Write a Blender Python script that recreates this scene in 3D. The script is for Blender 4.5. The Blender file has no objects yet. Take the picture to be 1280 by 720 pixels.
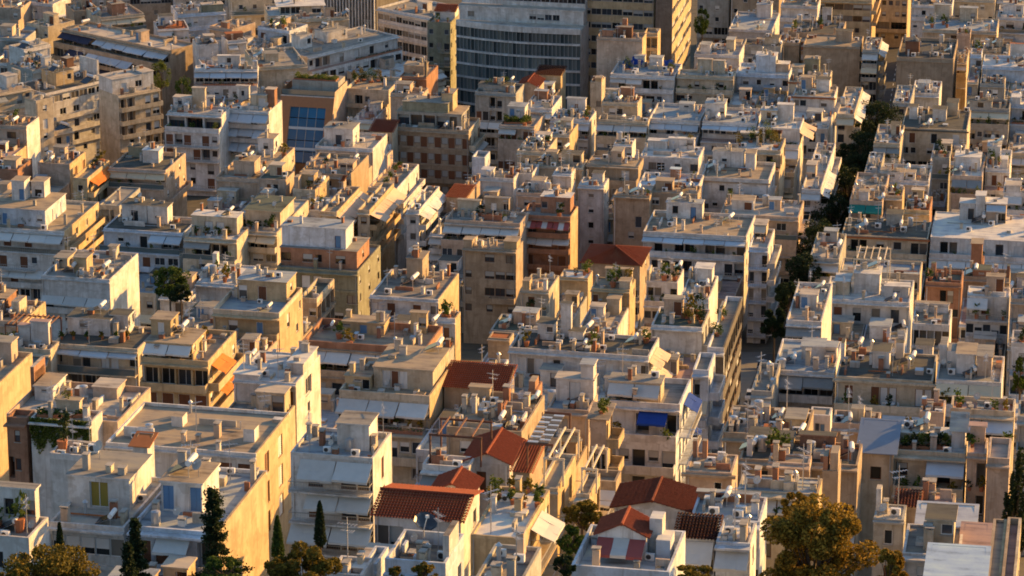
import bpy, math, random
from mathutils import Vector, Matrix
R = math.radians
scene = bpy.context.scene
col = scene.collection

# ------------------------------------------------------------ camera, sky, sun, exposure
F = 4400.0                      # focal length in pixels of the 1280 wide photograph
PITCH = R(17.8)
CAM = Vector((0, 0, 230))
RIGHT = Vector((1, 0, 0)); FWD = Vector((0, math.cos(PITCH), -math.sin(PITCH))); UP = Vector((0, math.sin(PITCH), math.cos(PITCH)))
cd = bpy.data.cameras.new('camera'); cam = bpy.data.objects.new('camera', cd); col.objects.link(cam)
cd.sensor_width = 36; cd.lens = 36 * F / 1280; cd.clip_start = 1; cd.clip_end = 20000
cam.location = CAM; cam.rotation_euler = (math.pi / 2 - PITCH, 0, 0)
scene.camera = cam

SUN_EL, SUN_AZ = R(13.5), R(57)   # azimuth clockwise from +Y (the view direction)
world = bpy.data.worlds.new('World'); scene.world = world; world.use_nodes = True
wn = world.node_tree
sky = wn.nodes.new('ShaderNodeTexSky'); sky.sky_type = 'NISHITA'; sky.sun_disc = False
sky.sun_elevation = SUN_EL; sky.sun_rotation = SUN_AZ
wn.links.new(sky.outputs[0], wn.nodes['Background'].inputs[0])
wn.nodes['Background'].inputs[1].default_value = 0.10
sky.dust_density = 0.8; sky.ozone_density = 1.6; sky.air_density = 1.0
sl = bpy.data.lights.new('sun', 'SUN'); sl.energy = 5.0; sl.angle = R(0.6); sl.color = (1.0, 0.53, 0.14)
so = bpy.data.objects.new('sun', sl); col.objects.link(so)
sdir = Vector((math.sin(SUN_AZ) * math.cos(SUN_EL), math.cos(SUN_AZ) * math.cos(SUN_EL), math.sin(SUN_EL)))
so.rotation_euler = sdir.to_track_quat('Z', 'Y').to_euler(); so.location = (200, 300, 400)
vs = scene.view_settings
vs.view_transform = 'Standard'; vs.look = 'None'; vs.exposure = 1.12; vs.gamma = 1
scene.cycles.max_bounces = 4; scene.cycles.diffuse_bounces = 2; scene.cycles.glossy_bounces = 2
scene.cycles.transparent_max_bounces = 4; scene.cycles.transmission_bounces = 2
scene.cycles.filter_width = 1.8

# ------------------------------------------------------------ pixel <-> place
PROFILE = [(-200, 1200), (-60, 985), (0, 900), (60, 830), (150, 710), (240, 650), (320, 590), (440, 430), (520, 352), (600, 296), (660, 268), (720, 247), (800, 225)]
def D(y):
    for (a, da), (b, db) in zip(PROFILE, PROFILE[1:]):
        if y <= b: return da + (db - da) * (y - a) / (b - a)
    return PROFILE[-1][1]
def ray(px, py): return FWD + RIGHT * ((px - 640) / F) + UP * ((360 - py) / F)
def P(px, py, t): return CAM + ray(px, py) * t
def proj(p):
    d = p - CAM; t = d.dot(FWD); return 640 + F * d.x / t, 360 - F * d.dot(UP) / t, t
PTS = sorted((P(640, y, d).y, P(640, y, d).z) for y, d in PROFILE)
def roof_z(Y):
    if Y <= PTS[0][0]:
        return PTS[0][1] + (PTS[0][0] - Y) * .15
    for (a, za), (b, zb) in zip(PTS, PTS[1:]):
        if Y <= b: return za + (zb - za) * (Y - a) / (b - a)
    return PTS[-1][1]
def ground_z(Y): return roof_z(Y) - 17.5 + 5 * max(0, min(1, (420 - Y) / 160))
def hit_z(px, py, z):
    r = ray(px, py); return CAM + r * ((z - CAM.z) / r.z)

ST = [(9, 225), (14, 284), (21.5, 352), (28, 413), (34, 458), (47, 573), (68, 669), (86, 785), (103, 910), (122, 1050)]
def street_x(Y):
    for (xa, ya), (xb, yb) in zip(ST, ST[1:]):
        if Y <= yb: return xa + (xb - xa) * (Y - ya) / (yb - ya)
    return ST[-1][0]

# ------------------------------------------------------------ materials (all procedural)
def node_mat(name, rough=.9, metal=0, spec=.3):
    m = bpy.data.materials.new(name); m.use_nodes = True
    n = m.node_tree; b = n.nodes['Principled BSDF']
    b.inputs['Roughness'].default_value = rough; b.inputs['Metallic'].default_value = metal
    b.inputs['Specular IOR Level'].default_value = spec
    return m, n, b
def plain(name, rgb, rough=.7, metal=0, spec=.3, var=.12, scale=1.5):
    m, n, b = node_mat(name, rough, metal, spec); L = n.links.new
    tc = n.nodes.new('ShaderNodeTexCoord'); nz = n.nodes.new('ShaderNodeTexNoise'); nz.inputs['Scale'].default_value = scale; nz.inputs['Detail'].default_value = 4
    L(tc.outputs['Object'], nz.inputs['Vector'])
    oi = n.nodes.new('ShaderNodeObjectInfo')
    ad = n.nodes.new('ShaderNodeMath'); ad.operation = 'ADD'; L(nz.outputs[0], ad.inputs[0]); L(oi.outputs['Random'], ad.inputs[1])
    mr = n.nodes.new('ShaderNodeMapRange'); L(ad.outputs[0], mr.inputs[0])
    mr.inputs[1].default_value = .3; mr.inputs[2].default_value = 1.7; mr.inputs[3].default_value = 1 - var * 1.6; mr.inputs[4].default_value = 1 + var
    hs = n.nodes.new('ShaderNodeHueSaturation'); hs.inputs['Color'].default_value = (*rgb, 1); L(mr.outputs[0], hs.inputs['Value'])
    L(hs.outputs[0], b.inputs['Base Color']); return m
def plaster(name, rgb, dirt=.35):
    m, n, b = node_mat(name, .92, 0, .15); L = n.links.new
    tc = n.nodes.new('ShaderNodeTexCoord'); oi = n.nodes.new('ShaderNodeObjectInfo')
    off = n.nodes.new('ShaderNodeVectorMath'); off.operation = 'ADD'; L(tc.outputs['Object'], off.inputs[0])
    sc = n.nodes.new('ShaderNodeMath'); sc.operation = 'MULTIPLY'; sc.inputs[1].default_value = 90; L(oi.outputs['Random'], sc.inputs[0]); L(sc.outputs[0], off.inputs[1])
    def noise(scale, vec, detail=5):
        mp = n.nodes.new('ShaderNodeMapping'); mp.inputs['Scale'].default_value = vec; L(off.outputs[0], mp.inputs[0])
        z = n.nodes.new('ShaderNodeTexNoise'); z.inputs['Scale'].default_value = scale; z.inputs['Detail'].default_value = detail; z.inputs['Roughness'].default_value = .65
        L(mp.outputs[0], z.inputs['Vector']); return z
    big = noise(.35, (1, 1, 1)); streak = noise(.9, (1, 1, .22)); fine = noise(5, (1, 1, 1), 3)
    def rng(s, a, c, lo, hi):
        r = n.nodes.new('ShaderNodeMapRange'); L(s, r.inputs[0]); r.inputs[1].default_value = a; r.inputs[2].default_value = c; r.inputs[3].default_value = lo; r.inputs[4].default_value = hi; return r
    a = rng(big.outputs[0], .35, .65, 1 - dirt * .85, 1.04); c = rng(streak.outputs[0], .36, .6, 1 - dirt * .7, 1.03); d = rng(fine.outputs[0], .3, .7, .9, 1.06)
    e = rng(oi.outputs['Random'], 0, 1, .86, 1.08)
    def mul(x, y):
        k = n.nodes.new('ShaderNodeMath'); k.operation = 'MULTIPLY'; L(x, k.inputs[0]); L(y, k.inputs[1]); return k.outputs[0]
    patch = noise(.55, (1, 1, 1.4), 2); pt = rng(patch.outputs[0], .55, .575, 1, .72)
    runs = noise(2.2, (1, 1, .07), 3); rn = rng(runs.outputs[0], .55, .68, 1, 1 - dirt * .95)
    v = mul(mul(mul(a.outputs[0], c.outputs[0]), mul(d.outputs[0], e.outputs[0])), mul(pt.outputs[0], rn.outputs[0]))
    mx = n.nodes.new('ShaderNodeMix'); mx.data_type = 'RGBA'
    mx.inputs[6].default_value = (rgb[0] * .42, rgb[1] * .38, rgb[2] * .33, 1); mx.inputs[7].default_value = (*rgb, 1); L(v, mx.inputs[0])
    L(mx.outputs[2], b.inputs['Base Color'])
    bp = n.nodes.new('ShaderNodeBump'); bp.inputs['Strength'].default_value = .25; bp.inputs['Distance'].default_value = .05
    L(fine.outputs[0], bp.inputs['Height']); L(bp.outputs[0], b.inputs['Normal']); return m
def roofing(name, rgb, contrast=.5, tint=(1.0, .9, .78)):
    m, n, b = node_mat(name, .9, 0, .2); L = n.links.new
    tc = n.nodes.new('ShaderNodeTexCoord'); oi = n.nodes.new('ShaderNodeObjectInfo')
    sc = n.nodes.new('ShaderNodeMath'); sc.operation = 'MULTIPLY'; sc.inputs[1].default_value = 70; L(oi.outputs['Random'], sc.inputs[0])
    off = n.nodes.new('ShaderNodeVectorMath'); off.operation = 'ADD'; L(tc.outputs['Object'], off.inputs[0]); L(sc.outputs[0], off.inputs[1])
    z1 = n.nodes.new('ShaderNodeTexNoise'); z1.inputs['Scale'].default_value = .45; z1.inputs['Detail'].default_value = 8; z1.inputs['Roughness'].default_value = .7; L(off.outputs[0], z1.inputs['Vector'])
    mp = n.nodes.new('ShaderNodeMapping'); mp.inputs['Scale'].default_value = (.25, 1.6, 1); L(off.outputs[0], mp.inputs[0])
    z2 = n.nodes.new('ShaderNodeTexNoise'); z2.inputs['Scale'].default_value = .9; z2.inputs['Detail'].default_value = 5; L(mp.outputs[0], z2.inputs['Vector'])
    ad = n.nodes.new('ShaderNodeMath'); ad.operation = 'ADD'; L(z1.outputs[0], ad.inputs[0]); L(z2.outputs[0], ad.inputs[1])
    cr = n.nodes.new('ShaderNodeValToRGB'); L(ad.outputs[0], cr.inputs[0])
    e = cr.color_ramp.elements
    mr = n.nodes.new('ShaderNodeMapRange'); mr.inputs[1].default_value = .7; mr.inputs[2].default_value = 1.3; L(ad.outputs[0], mr.inputs[0]); L(mr.outputs[0], cr.inputs[0])
    k = contrast
    e[0].position = 0; e[0].color = (rgb[0] * (1 - k * .75), rgb[1] * (1 - k * .78), rgb[2] * (1 - k * .8), 1)
    e[1].position = 1; e[1].color = (min(.85, rgb[0] * (1 + k * .5)), min(.85, rgb[1] * (1 + k * .5) * (tint[1] + .05)), min(.85, rgb[2] * (1 + k * .5) * tint[2]), 1)
    x = e.new(.45); x.color = (*rgb, 1)
    L(cr.outputs[0], b.inputs['Base Color'])
    bp = n.nodes.new('ShaderNodeBump'); bp.inputs['Strength'].default_value = .3; bp.inputs['Distance'].default_value = .08
    L(z1.outputs[0], bp.inputs['Height']); L(bp.outputs[0], b.inputs['Normal']); return m
def foliage(name, dark, light, rough=.75):
    m, n, b = node_mat(name, rough, 0, .2); L = n.links.new
    g = n.nodes.new('ShaderNodeNewGeometry'); cr = n.nodes.new('ShaderNodeValToRGB'); L(g.outputs['Random Per Island'], cr.inputs[0])
    cr.color_ramp.elements[0].color = (*dark, 1); cr.color_ramp.elements[1].color = (*light, 1)
    L(cr.outputs[0], b.inputs['Base Color'])
    t = n.nodes.new('ShaderNodeBsdfTranslucent'); L(cr.outputs[0], t.inputs[0])
    mx = n.nodes.new('ShaderNodeMixShader'); mx.inputs[0].default_value = .3
    L(b.outputs[0], mx.inputs[1]); L(t.outputs[0], mx.inputs[2]); L(mx.outputs[0], n.nodes['Material Output'].inputs[0]); return m

WALLS = {'W': (.74, .73, .71), 'C': (.64, .56, .43), 'Y': (.60, .47, .29), 'P': (.60, .48, .38), 'G': (.44, .44, .41), 'L': (.66, .72, .80), 'T': (.47, .38, .28), 'O': (.41, .23, .15), 'B': (.22, .12, .08), 'V': (.30, .30, .22), 'R': (.36, .08, .05), 'K': (.16, .15, .14)}  # L: bluish paint, also white plaster tinted for cool skylit shade
WM = {k: plaster('plaster_' + k, v, .55 if k in 'WLC' else .5) for k, v in WALLS.items()}
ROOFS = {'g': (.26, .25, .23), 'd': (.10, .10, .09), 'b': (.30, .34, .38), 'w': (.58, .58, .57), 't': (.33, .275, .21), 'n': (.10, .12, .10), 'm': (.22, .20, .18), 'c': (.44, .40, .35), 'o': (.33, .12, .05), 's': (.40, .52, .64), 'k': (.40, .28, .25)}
RM = {k: roofing('roofing_' + k, v, .95 if k == 'm' else .72) for k, v in ROOFS.items()}
TILE = plain('terracotta', (.18, .046, .024), .85, 0, .15, .6, 4.0)
RUST = plain('rusty_sheet', (.36, .13, .045), .8, 0, .2, .35, 1.2)
BLUESHEET = plain('blue_sheet', (.20, .25, .33), .5, 0, .4, .15)
GLASS = []
for i, (c, r) in enumerate([((.015, .018, .02), .12), ((.03, .035, .04), .2), ((.10, .09, .08), .3), ((.05, .06, .075), .15), ((.20, .18, .15), .5)]):
    GLASS.append(plain('window_glass', c, r, 0, .5, .2))
OLIVEGLASS = plain('olive_curtained_glass', (.30, .24, .05), .25, 0, .5, .1)
OFFG = [plain('office_glass', c, .2, 0, .5, .25, .3) for c in ((.05, .07, .075), (.09, .12, .125), (.14, .17, .17), (.20, .22, .20))]
BLUEGLASS = plain('blue_tinted_glass', (.015, .11, .24), .3, 0, .3, .3, .4)
FRAMEM = {'w': plain('white_frame', (.72, .71, .68)), 'b': plain('brown_frame', (.14, .06, .03)), 'g': plain('grey_frame', (.35, .36, .36))}
SHUT = {'s': plain('brown_shutter', (.16, .065, .03)), 'S': plain('pale_shutter', (.62, .62, .60)), 'v': plain('blue_shutter', (.12, .24, .42)), 'p': plain('wood_door', (.22, .10, .045)), 'G': plain('grey_shutter', (.38, .38, .36))}
AWN = {'w': (.60, .60, .57), 'b': (.02, .06, .28), 'o': (.62, .20, .05), 'r': (.36, .10, .09), 'g': (.28, .30, .30), 'p': (.66, .50, .36), 'y': (.64, .56, .40), 'n': (.03, .22, .18), 'k': (.05, .055, .09), 'l': (.50, .57, .63)}
AM = {k: plain('canvas_' + k, v, .85, 0, .1, .12) for k, v in AWN.items()}
METAL = plain('galvanised_metal', (.55, .56, .57), .4, .6)
WHITEM = plain('white_enamel', (.76, .76, .74), .45)
DISHM = plain('dish_paint', (.50, .48, .44), .6); DARK = plain('dark_metal', (.05, .05, .05), .6)
PANEL = plain('solar_collector', (.015, .018, .03), .12, 0, .8)
CONC = plaster('concrete', (.46, .44, .40), .5)
STEEL = plain('brown_steel', (.15, .07, .045), .7)
CREAMM = plain('cream_beam', (.66, .58, .44))
BRICKM = plaster('brick_red', (.34, .17, .11), .4)
POT = plain('terracotta_pot', (.40, .15, .07))
BARK = plain('bark', (.12, .09, .065), .9, 0, .1, .3)
LEAF = foliage('leaf_green', (.018, .04, .008), (.10, .15, .025))
LEAFY = foliage('leaf_olive', (.045, .045, .008), (.26, .19, .03))
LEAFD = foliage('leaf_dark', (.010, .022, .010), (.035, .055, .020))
LEAFR = foliage('leaf_rust', (.07, .052, .008), (.42, .27, .04))
LEAFB = foliage('leaf_bright', (.05, .08, .012), (.17, .20, .04))
ASPHALT = roofing('asphalt', (.055, .055, .055), .4); PAVE = roofing('pavement', (.14, .135, .125), .4); EARTH = roofing('dry_earth', (.10, .09, .07), .6)  # pavement toned down to stand in for shade on the street floor
PAINTW = plain('road_paint', (.7, .7, .66))
BRONZE = plain('bronze_cladding', (.30, .14, .06), .45, .2, .4, .18)
RAILM = plain('railing_paint', (.40, .38, .35)); GRAIL = plain('glass_rail', (.10, .14, .15), .1, 0, .7)

# ------------------------------------------------------------ mesh building
class MB:
    def __init__(s): s.v = []; s.f = []; s.mi = []; s.mats = []
    def slot(s, m):
        if m not in s.mats: s.mats.append(m)
        return s.mats.index(m)
    def poly(s, pts, m):
        i = len(s.v); s.v += [tuple(p) for p in pts]; s.f.append(tuple(range(i, i + len(pts)))); s.mi.append(s.slot(m))
    def box(s, x0, x1, y0, y1, z0, z1, m, top=None):
        i = len(s.v)
        s.v += [(x0, y0, z0), (x1, y0, z0), (x1, y1, z0), (x0, y1, z0), (x0, y0, z1), (x1, y0, z1), (x1, y1, z1), (x0, y1, z1)]
        k = s.slot(m)
        for f in ((0, 3, 2, 1), (0, 1, 5, 4), (1, 2, 6, 5), (2, 3, 7, 6), (3, 0, 4, 7)): s.f.append(tuple(i + j for j in f)); s.mi.append(k)
        s.f.append(tuple(i + j for j in (4, 5, 6, 7))); s.mi.append(s.slot(top) if top else k)
    def slab(s, a, b, c, d, t, m):              # quad a b c d thickened downwards
        i = len(s.v); s.v += [tuple(p) for p in (a, b, c, d)] + [(p[0], p[1], p[2] - t) for p in (a, b, c, d)]
        k = s.slot(m)
        for f in ((0, 1, 2, 3), (7, 6, 5, 4), (0, 4, 5, 1), (1, 5, 6, 2), (2, 6, 7, 3), (3, 7, 4, 0)): s.f.append(tuple(i + j for j in f)); s.mi.append(k)
    def tube(s, p, q, r0, r1=None, m=None, n=6, cap=True):
        p, q = Vector(p), Vector(q); r1 = r0 if r1 is None else r1
        a = (q - p).normalized(); u = a.orthogonal().normalized(); w = a.cross(u); i = len(s.v); k = s.slot(m)
        for c, r in ((p, r0), (q, r1)):
            for j in range(n):
                t = 2 * math.pi * j / n; s.v.append(tuple(c + u * (r * math.cos(t)) + w * (r * math.sin(t))))
        for j in range(n): s.f.append((i + j, i + (j + 1) % n, i + n + (j + 1) % n, i + n + j)); s.mi.append(k)
        if cap:
            s.f.append(tuple(i + n + j for j in range(n))); s.mi.append(k); s.f.append(tuple(i + n - 1 - j for j in range(n))); s.mi.append(k)
    def mesh(s, name):
        me = bpy.data.meshes.new(name); me.from_pydata(s.v, [], s.f)
        for m in s.mats: me.materials.append(m)
        if len(s.mats) > 1: me.polygons.foreach_set('material_index', s.mi)
        me.update(); return me

def obj(name, mesh, parent=None, loc=(0, 0, 0), rz=0.0, **props):
    if isinstance(mesh, MB): mesh = mesh.mesh(name)
    o = bpy.data.objects.new(name, mesh); col.objects.link(o)
    if parent: o.parent = parent
    o.location = loc
    if rz: o.rotation_euler = (0, 0, rz)
    for k, v in props.items(): o[k] = v
    return o
def empty(name, loc, rz=0.0, **props):
    o = obj(name, None, None, loc, rz, **props); o.empty_display_size = .5; return o
CACHE = {}
def cached(key, fn):
    if key not in CACHE: CACHE[key] = fn()
    return CACHE[key]
rng = random.Random(7)

# ------------------------------------------------------------ openings
DIM = {'w': (1.1, 1.25, .95, .2), 'W': (1.9, 1.4, .85, .2), 'm': (.6, .6, 1.5, .2), 'd': (1.45, 2.15, .06, .25), 's': (1.5, 2.15, .06, .2), 'S': (1.5, 2.15, .06, .2),
       'v': (1.0, 2.1, .06, .2), 'p': (.95, 2.1, .05, .2), 'g': (2.6, 2.15, .06, .3), 'D': (0, 2.3, .06, 1.1), 'q': (0, 1.5, .85, .2), 'Q': (0, 2.3, .3, .25), 'c': (2.8, 2.15, .06, .3), 'G': (1.7, 1.4, .85, .2)}
def win_parts(t, ow, oh, rec, fr, gl, sh=0):
    """frame mesh and pane mesh of one opening; origin on the wall plane at the middle of the sill, +y into the wall"""
    a = MB(); b = MB(); h = ow / 2; fm = FRAMEM[fr]; y0, y1 = rec - .10, rec - .02; k = .07
    a.box(-h, -h + k, y0, y1, 0, oh, fm); a.box(h - k, h, y0, y1, 0, oh, fm); a.box(-h + k, h - k, y0, y1, 0, k, fm); a.box(-h + k, h - k, y0, y1, oh - k, oh, fm)
    if t in 'sSvpG':
        m = SHUT[t]
        if t == 'p': b.box(-h + k, h - k, y0 + .02, y1 - .02, k, oh - k, m)
        else:
            nn = max(4, int(oh / .22)); z = k; st = (oh - 2 * k) / nn
            for j in range(nn): b.slab((-h + k, y0 + .0, z), (h - k, y0 + .0, z), (h - k, y1 - .01, z + st * .93), (-h + k, y1 - .01, z + st * .93), .01, m); z += st
            a.box(-.03, .03, y0 - .01, y1, k, oh - k, m)
        return a, b
    nm = max(1, round(ow / 1.0)); 
    for j in range(1, nm): x = -h + ow * j / nm; a.box(x - .03, x + .03, y0, y1, k, oh - k, fm)
    g = OLIVEGLASS if t == 'c' else GLASS[gl]
    b.box(-h + k, h - k, y1 - .04, y1 - .02, k, oh - k, g)
    if sh and t in 'wWdgDq':
        z = oh - k; st = .12
        while z > oh * (1 - sh): b.slab((-h + k, y0 - .03, z - st), (h - k, y0 - .03, z - st), (h - k, y0 - .015, z - .01), (-h + k, y0 - .015, z - .01), .01, SHUT['S'] if fr == 'w' else SHUT['G']); z -= st
    if t in 'wWm': a.box(-h - .08, h + .08, -.06, .0, -.09, -.02, CONC)
    return a, b
def add_opening(root, t, loc, rz, ow, oh, rec, fr, near):

    gl = rng.choice([0, 0, 1, 1, 2, 3, 4]); sh = rng.choice([0, 0, 0, .35, .6]); ow = round(ow, 1); nm = {'s': 'shutter', 'S': 'shutter', 'v': 'shutter', 'G': 'shutter', 'p': 'door', 'd': 'door', 'g': 'door', 'c': 'door', 'D': 'door'}.get(t, 'window')
    if near:
        ma, mb = cached(('op', t, ow, oh, rec, fr, gl, sh), lambda: [x.mesh(n) for x, n in zip(win_parts(t, ow, oh, rec, fr, gl, sh), (nm + '_frame' if nm != 'window' else 'window', 'pane'))])
        o = obj(nm, ma, root, loc, rz); obj('slats' if t in 'sSvG' else 'leaf' if t == 'p' else 'pane', mb, o); return o
    def one():
        a, b = win_parts(t, ow, oh, rec, fr, gl, sh)
        for f, mi in zip(b.f, b.mi): a.poly([b.v[i] for i in f], b.mats[mi])
        return a.mesh(nm)
    return obj(nm, cached(('op1', t, ow, oh, rec, fr, gl, sh), one), root, loc, rz)

def facade(mb, W, zt, codes, zb, T, wm, fh, opens):
    """wall W wide from zt down to zb with real openings; T maps (along, into, z) to local xyz"""
    z = zt
    for code in codes:
        bays = code.split('|')[0]; zl = max(z - fh, zb)
        if not bays or z - fh < zb: 
            break
        n = len(bays); bw = W / n
        for i, t in enumerate(bays):
            s0, s1 = i * bw, (i + 1) * bw
            if t not in DIM:
                mb.poly([T(s0, 0, zl), T(s1, 0, zl), T(s1, 0, z), T(s0, 0, z)], wm); continue
            ow, oh, sill, rec = DIM[t]
            if not ow: ow = bw * (.9 if t == 'D' else .96)
            ow = round(min(ow, bw * .92 if t not in 'qQ' else bw), 1); oh = min(oh, fh - sill - .25)
            c = (s0 + s1) / 2; a, b = c - ow / 2, c + ow / 2; z0, z1 = zl + sill, zl + sill + oh
            a = max(a, s0 + .01); b = min(b, s1 - .01)
            q = lambda p0, p1, r0, r1: mb.poly([T(p0, 0, r0), T(p1, 0, r0), T(p1, 0, r1), T(p0, 0, r1)], wm)
            q(s0, a, zl, z); q(b, s1, zl, z); q(a, b, zl, z0); q(a, b, z1, z)
            mb.poly([T(a, 0, z0), T(b, 0, z0), T(b, rec, z0), T(a, rec, z0)], wm); mb.poly([T(a, 0, z1), T(b, 0, z1), T(b, rec, z1), T(a, rec, z1)], wm)
            mb.poly([T(a, 0, z0), T(a, rec, z0), T(a, rec, z1), T(a, 0, z1)], wm); mb.poly([T(b, 0, z0), T(b, rec, z0), T(b, rec, z1), T(b, 0, z1)], wm)
            mb.poly([T(a, rec, z0), T(b, rec, z0), T(b, rec, z1), T(a, rec, z1)], wm)
            opens.append((t, c, z0, b - a, oh, rec))
        z = zl
    if z > zb: mb.poly([T(0, 0, zb), T(W, 0, zb), T(W, 0, z), T(0, 0, z)], wm)

def tiles(mb, p00, p10, p11, p01, m, pitch=.24, row=.36):
    """ribbed tile sheet; p00-p10 along the eave, p01-p11 along the ridge"""
    p00, p10, p11, p01 = map(Vector, (p00, p10, p11, p01)); nrm = (p10 - p00).cross(p01 - p00).normalized()
    if nrm.z < 0: nrm = -nrm
    w = max((p10 - p00).length, (p11 - p01).length); ln = (p01 - p00).length
    nc = max(3, min(90, int(w / pitch))); nr = max(2, min(30, int(ln / row))); k = mb.slot(m)
    prof = [(0, 0), (.3, .09), (.6, .09), (.8, 0)]
    for r in range(nr):
        i = len(mb.v); cnt = 0
        for q in (0, 1):
            v = (r + q) / nr; lift = .045 if q == 0 else .0
            for c in range(nc):
                for u, h in prof:
                    uu = (c + u) / nc; a = p00.lerp(p10, uu); b = p01.lerp(p11, uu)
                    mb.v.append(tuple(a.lerp(b, v) + nrm * (h + lift)))
            a, b = p10, p11; mb.v.append(tuple(a.lerp(b, v)))
        per = nc * 4 + 1
        for j in range(per - 1): mb.f.append((i + j, i + j + 1, i + per + j + 1, i + per + j)); mb.mi.append(k)

# ------------------------------------------------------------ plants
def leaf_clump(n, rx, ry, rz, size, seed, mat, hollow=.35, squash=0):
    r = random.Random(seed); mb = MB()
    lobes = [(r.uniform(-.6, .6), r.uniform(-.6, .6), r.uniform(-.55, .6), r.uniform(.35, .6)) for _ in range(9)]
    for _ in range(n):
        a, b, c, s = r.choice(lobes)
        d = Vector((r.gauss(0, 1), r.gauss(0, 1), r.gauss(0, 1))).normalized() * (s * (hollow + (1 - hollow) * r.random()))
        p = Vector(((a + d.x) * rx, (b + d.y) * ry, (c + d.z) * rz))
        leaf(mb, p, size * r.uniform(.6, 1.3), r, mat)
    return mb
def leaf(mb, p, s, r, mat):
    u = Vector((r.gauss(0, 1), r.gauss(0, 1), r.gauss(0, .7))).normalized(); w = u.cross(Vector((r.gauss(0, 1), r.gauss(0, 1), r.gauss(0, 1)))).normalized()
    mb.poly([p - u * s * .5, p + w * s * .32, p + u * s * .55, p - w * s * .3], mat)
N_PLANT = [0]
POTC = ['terracotta pot', 'clay planter', 'round clay pot']
def pot_plant(loc, size, label, group, kind=None):
    if N_PLANT[0] >= 290: return
    N_PLANT[0] += 1
    k = rng.randrange(5) if kind is None else kind
    mat = [LEAF, LEAFB, LEAFY, LEAF, LEAFD][k]
    def mk(): return leaf_clump(70, .42, .42, .5, .22, 40 + k, mat).mesh('foliage')
    def mp():
        b = MB(); b.tube((0, 0, 0), (0, 0, .35), .15, .22, POT, 8); return b.mesh('pot')
    root = empty('potted_plant', loc, rng.uniform(0, 6), label=label, category='potted plant', group=group)
    root.scale = (size, size, size * rng.uniform(.8, 1.5))
    obj('pot', cached('pot', mp), root); obj('foliage', cached(('pf', k), mk), root, (0, 0, .72))
def hedge(p, q, w, h, label, mat=None, n=None):
    p, q = Vector(p), Vector(q); L = (q - p).length; mb = MB(); r = random.Random(int(L * 100)); mat = mat or LEAF
    d = (q - p) / L; s = Vector((-d.y, d.x, 0))
    for _ in range(n or int(L * w * h * 70) + 150):
        t = r.random(); x = d * (t * L) + s * (r.uniform(-.5, .5) * w); z = r.random() ** .7 * h * (.7 + .3 * math.sin(t * L * 2.1 + 1) * math.cos(t * L * .9))
        leaf(mb, x + Vector((0, 0, z)), r.uniform(.2, .4), r, mat)
    root = empty('hedge', p, 0, label=label, category='hedge', group='roof garden hedges')
    b = MB(); b.slab(-s * w * .5 + Vector((0, 0, .35)), s * w * .5 + Vector((0, 0, .35)), d * L + s * w * .5 + Vector((0, 0, .35)), d * L - s * w * .5 + Vector((0, 0, .35)), .35, POT)
    obj('planter', b, root); obj('foliage', mb, root)
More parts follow.
